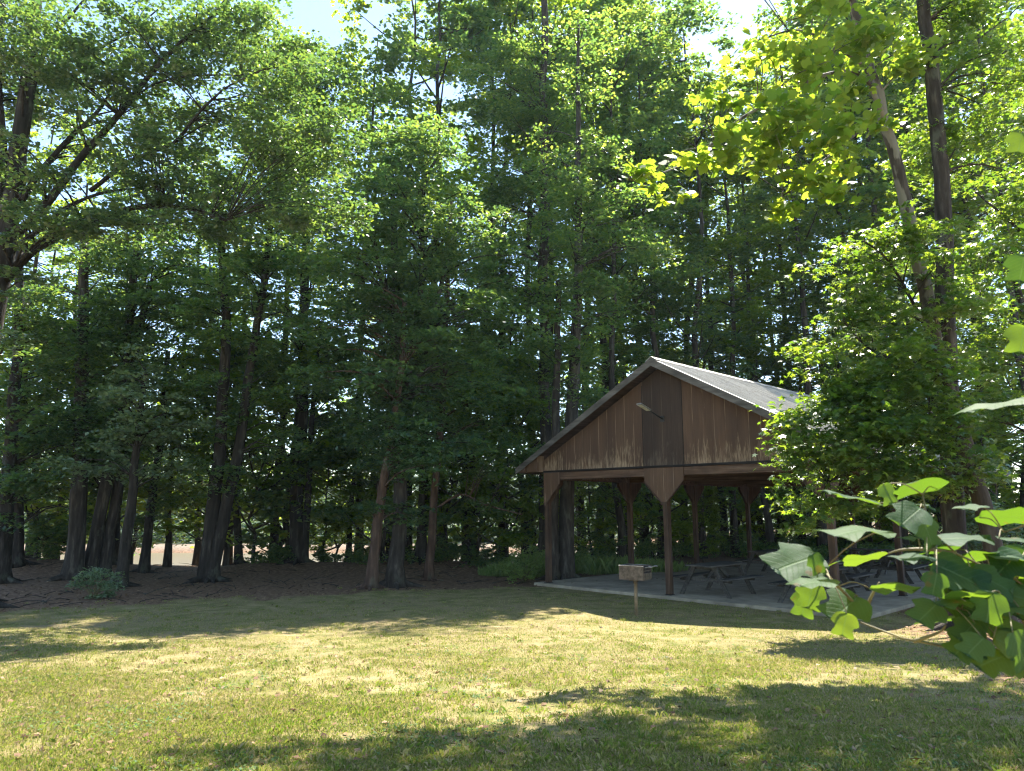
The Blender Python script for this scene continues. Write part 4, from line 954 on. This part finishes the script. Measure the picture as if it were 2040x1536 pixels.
def tall_grass():
    r = np.random.default_rng(91); V = []
    c0 = [(gpt(1040, 1147)+[0, .4, 0], 1.0, 2000, .42), (gpt(1075, 1140), .5, 1100, .6), (gpt(1010, 1145), .8, 1200, .3), (gpt(1300, 1146)+[0, 1.2, 0], 1.2, 1400, .5), (gpt(1200, 1150)+[0, 2.0, 0], 1.3, 1900, .6), (gpt(1140, 1150)+[.2, 2, 0], .7, 1000, .6)]
    for p, rd, n, hh in c0:
        a = r.uniform(0, 6.28, n); q = rd*np.sqrt(r.uniform(0, 1, n)); x = p[0]+q*np.cos(a)*1.2; y = p[1]+q*np.sin(a); z = gz(x, y)
        h = hh*r.uniform(.35, 1.2, n)*(.55+.5*np.clip(fade2(x, y, 3.0, 61)+.5, 0, 1.4)); b = r.uniform(0, 6.28, n); d = np.stack([np.cos(b), np.sin(b), 0*b], 1); s = np.stack([-np.sin(b), np.cos(b), 0*b], 1)
        o = np.stack([x, y, z], 1); w_ = .0055; up = np.array([0, 0, 1.])
        v = np.empty((n, 4, 3)); v[:, 0] = o-s*w_; v[:, 1] = o+s*w_; v[:, 2] = o+d*(h*.45)[:, None]+up*(h*.95)[:, None]; v[:, 3] = o+d*(h*.13)[:, None]+up*(h*.6)[:, None]-s*w_*.9; V.append(v)
    return np.concatenate(V)
tag(fast_mesh('tall_grass', tall_grass(), 4, M['leaf_sun_tone']), 'bright tall grass growing beside the left corner of the slab', 'grass', kind='stuff')

# --- foreground branch of a young tulip tree reaching in from the right
from math import cos, sin
root = empty('tulip_sapling', (1.66, 1.84, float(gz(1.66, 1.84))))
tag(root, 'young tulip tree reaching into the right foreground with big lobed leaves', 'sapling')
ro_ = np.array(root.location)
st = MB(); w3 = lambda px, py, Y_: P(px, py, Y_)-ro_
st.tube(smooth_path([(0, 0, -.05), (.02, .02, .5), (-.03, -.03, 1.0), (.02, 0, 1.7), (.05, .05, 2.6)], 14), np.linspace(.02, .008, 14), 8)
stems = [[(.0, 0, .62), (2120, 1345, 1.72), (1960, 1300, 1.72), (1820, 1278, 1.75), (1715, 1240, 1.78)], [(-.02, -.02, .95), (2070, 1190, 1.70), (1985, 1140, 1.68), (1905, 1103, 1.66), (1850, 1052, 1.66), (1838, 985, 1.66)],
         [(1720, 1232, 1.78), (1700, 1200, 1.74), (1662, 1160, 1.70), (1640, 1135, 1.66)], [(1722, 1228, 1.78), (1735, 1190, 1.76), (1752, 1160, 1.74)], [(1905, 1103, 1.66), (1860, 1095, 1.68), (1800, 1095, 1.72), (1765, 1104, 1.75)],
         [(.0, 0, 1.3), (2120, 1010, 1.6), (2060, 1040, 1.6), (2000, 1060, 1.62)], [(.02, 0, 1.6), (2120, 830, 1.4), (2050, 805, 1.35)], [(1960, 1300, 1.72), (1960, 1260, 1.7), (1930, 1225, 1.68), (1870, 1190, 1.66)], [(2060, 1325, 1.72), (2040, 1240, 1.66), (2005, 1200, 1.62)],
         [(1820, 1278, 1.75), (1870, 1260, 1.72), (1885, 1245, 1.70)], [(.03, .02, 1.9), (2130, 560, 1.5), (2060, 545, 1.5)], [(.04, .03, 2.3), (2120, 300, 1.5), (2050, 290, 1.5)]]
for s_ in stems:
    pts = [np.array(s_[0]) if s_[0][0] < 5 else w3(*s_[0])]+[w3(*q) for q in s_[1:]]
    st.tube(smooth_path(pts, 14), np.linspace(.0055, .0018, 14), 6)
st.build('branch', M['twig'], root, True)
def big_leaf(V, Fs, c, L, head, nrm, curl, r):
    """tulip-tree leaf: broad base, two side lobes, two top lobes with a notch, folded along the midrib"""
    out = [(0, -.46), (.18, -.47), (.34, -.40), (.43, -.27), (.50, -.08), (.44, -.03), (.33, .03), (.30, .12), (.37, .27), (.40, .40), (.28, .42), (.14, .39), (0, .33)]
    nrm = np.array(nrm, float); nrm /= np.linalg.norm(nrm); d = np.array(head, float); d -= d.dot(nrm)*nrm; d /= np.linalg.norm(d); s = np.cross(d, nrm)
    rows_ = [0, .35, .7, 1.0]; base = len(V); n = len(out); ph = r.uniform(0, 6.28)
    idx = {}; UV = UVS
    for sg in (1, -1):
        for j, (x, y) in enumerate(out):
            for k, f in enumerate(rows_):
                if k == 0 and sg == -1: idx[(sg, j, k)] = idx[(1, j, 0)]; continue
                u = x*f*sg; v = y if k else y
                v = y*(1 if f == 1 else (1-.04*(1-f)))
                z = .20*abs(u)-curl*(.55*u*u+.45*max(v+.1, 0)**2)+.03*math.sin(9*v+ph+4*u)*f-.35*curl*max(abs(u)-.25, 0)
                p = c+L*(u*s+v*d+z*nrm); idx[(sg, j, k)] = len(V); V.append(tuple(p)); UV.append((u, v, 0))
    for sg in (1, -1):
        for j in range(n-1):
            for k in range(3):
                q = [idx[(sg, j, k)], idx[(sg, j, k+1)], idx[(sg, j+1, k+1)], idx[(sg, j+1, k)]]
                q2 = []
                for i in q:
                    if i not in q2: q2.append(i)
                if len(q2) > 2: Fs.append(tuple(q2 if sg == 1 else q2[::-1]))
    return c-L*.46*d
UVS = []; LV, LF = [], []; r = np.random.default_rng(5)
# (px, py, width px, tip left -1 / right +1, kind)
FL = [(1695, 990, 112, -1, 'e'), (1820, 972, 118, -1, 'u'), (1812, 1030, 78, -1, 'f'), (1705, 1058, 132, -1, 'e'), (1812, 1006, 92, 1, 'e'), (1850, 1063, 58, 1, 'h'), (1920, 1072, 110, 1, 'e'), (1876, 1094, 80, -1, 'u'), (1815, 1072, 45, -1, 'e'),
      (1583, 1122, 115, -1, 't'), (1627, 1124, 36, 1, 'h'), (1620, 1160, 90, -1, 'e'), (1614, 1188, 50, -1, 'h'), (1602, 1205, 46, -1, 'h'), (1683, 1212, 92, -1, 'f'), (1682, 1246, 44, -1, 'h'), (1708, 1114, 104, -1, 'u'), (1818, 1110, 78, -1, 'e'), (1782, 1172, 92, 1, 'u'),
      (1922, 1112, 112, -1, 'u'), (1918, 1150, 112, 1, 'f'), (1862, 1165, 44, -1, 'h'), (1846, 1222, 68, -1, 'f'), (1874, 1236, 84, -1, 'u'), (1980, 1160, 84, 1, 'f'), (2008, 1192, 120, 1, 't'), (1950, 1192, 90, -1, 'f'), (1902, 1202, 70, -1, 'u'), (2030, 1190, 92, 1, 't'),
      (2014, 1112, 92, 1, 'e'), (2030, 1076, 76, 1, 'e'), (2018, 1030, 125, 1, 'u'), (1935, 1010, 60, -1, 'e'), (1900, 1170, 70, -1, 'e'), (1992, 806, 150, -1, 'e'), (1925, 1258, 64, -1, 'f'), (1918, 1288, 68, -1, 'f'), (1973, 1318, 80, -1, 't'), (2036, 536, 60, -1, 'h'), (2036, 678, 60, -1, 'h'), (2032, 285, 50, -1, 'h'), (1880, 1150, 60, 1, 'h'), (2000, 1250, 95, 1, 'f'), (2030, 1290, 85, 1, 'f'), (1955, 1235, 80, 1, 'u'), (2040, 1330, 70, 1, 'f'), (1768, 985, 40, 1, 'h'), (2045, 1150, 80, 1, 'u')]
for k_ in range(16): FL.append((r.uniform(1890, 2050), r.uniform(1120, 1330), r.uniform(50, 95), int(r.choice([-1, 1])), ['f', 'e', 'u', 'f', 'h'][k_ % 5]))
allst = np.concatenate([smooth_path([np.array(s_[0]) if s_[0][0] < 5 else w3(*s_[0])]+[w3(*q) for q in s_[1:]], 30) for s_ in stems])
for i, (px, py, wp, dr, kd) in enumerate(FL):
    Yl = 1.62+.16*r.uniform(-1, 1); L = wp/F*Yl*1.02*(1.0 if kd != 'h' else 1.15); L = min(max(L, .05), .17)
    c = w3(px, py, Yl)
    if kd == 'e': hd, nr, cu = (dr, -.25+r.normal(0, .2), -.12), (r.normal(0, .12), -.10, 1), .55
    elif kd == 'u': hd, nr, cu = (dr, -.3, -.15), (.05*dr, .32, 1), .5
    elif kd == 'f': hd, nr, cu = (dr, -.5, -.5), (.1*dr, -.75, .75), .35
    elif kd == 't': hd, nr, cu = (dr, -.35, -.2), (0, -.62, .85), .35
    else: hd, nr, cu = (dr*.35, -.15, -1), (.35*dr, -1, .15), .5
    b_ = big_leaf(LV, LF, c, L, hd, nr, cu, r)
    j = int(np.linalg.norm(allst-b_, axis=1).argmin()); e = allst[j]
    if np.linalg.norm(e-b_) < .30: MB().tube(smooth_path([e, (e+b_)/2+[0, 0, .012], b_], 6), np.linspace(.0016, .0011, 6), 5).build('petiole', M['twig'], root, True)
# the rest of the sapling, beyond the picture's right edge
off = allst[(allst[:, 0]+ro_[0]) > 1.30]
for e in off[r.permutation(len(off))[:46]]:
    L = r.uniform(.08, .15); a_ = r.uniform(0, 6.28); b_ = e+np.array([math.cos(a_), math.sin(a_), r.uniform(-.2, .3)])*r.uniform(.03, .09); hd = np.array([math.cos(a_), math.sin(a_), -.35])
    nn = (r.normal(0, .3), r.normal(0, .3), 1); c = b_+L*.46*hd/np.linalg.norm(hd)
    if P(2062, 768, c[1]+ro_[1])[0] > c[0]+ro_[0]-L*.6: continue
    big_leaf(LV, LF, c, L, hd, nn, .45, r)
    MB().tube(smooth_path([e, (e+b_)/2+[0, 0, .008], b_], 5), np.linspace(.0016, .0011, 5), 5).build('petiole', M['twig'], root, True)
for k_ in range(14):
    z_ = r.uniform(1.0, 2.6); a_ = r.uniform(-1.2, 1.6); e = np.array([.02, .02, z_]); L = r.uniform(.08, .15); hd = np.array([math.cos(a_), math.sin(a_), -.3]); b_ = e+hd*.10+[0, 0, .05]
    big_leaf(LV, LF, b_+L*.46*hd, L, hd, (r.normal(0, .25), r.normal(0, .25), 1), .45, r)
    MB().tube(smooth_path([e, (e+b_)/2+[0, 0, .02], b_], 5), np.linspace(.002, .0012, 5), 5).build('petiole', M['twig'], root, True)
me = bpy.data.meshes.new('leaf'); me.from_pydata(LV, [], LF); me.materials.append(M['leaf_near']); me.polygons.foreach_set('use_smooth', [True]*len(me.polygons))
la_ = me.attributes.new('leafuv', 'FLOAT_VECTOR', 'POINT'); la_.data.foreach_set('vector', np.array(UVS, np.float32).reshape(-1)); lo = bpy.data.objects.new('foliage', me); col.objects.link(lo); lo.parent = root

# ------------------------------------------------------------------ render settings
cy = sc.cycles
cy.max_bounces = 8; cy.diffuse_bounces = 4; cy.glossy_bounces = 2; cy.transmission_bounces = 4; cy.transparent_max_bounces = 4
cy.caustics_reflective = False; cy.caustics_refractive = False; cy.sample_clamp_indirect = 6; cy.blur_glossy = .5
cy.use_adaptive_sampling = True; cy.adaptive_threshold = .015
cy.use_denoising = True; cy.denoiser = 'OPENIMAGEDENOISE'; cy.denoising_input_passes = 'RGB_ALBEDO_NORMAL'; cy.denoising_prefilter = 'ACCURATE'
sc.render.film_transparent = False; sc.cycles.filter_width = 1.2


# ------------------------------------------------------------------ air
hz = MB(); hz.box((0, 175, 22), (660, 500, 56))
m, nt, out = newmat('haze')
v = nt.nodes.new('ShaderNodeVolumePrincipled'); v.inputs['Color'].default_value = (.62, .82, 1, 1); v.inputs['Density'].default_value = .0002; v.inputs['Anisotropy'].default_value = .35
nt.links.new(v.outputs[0], out.inputs['Volume'])
ho = hz.build('haze', m); tag(ho, 'thin bluish summer haze in the air', kind='stuff')
cy.volume_bounces = 0
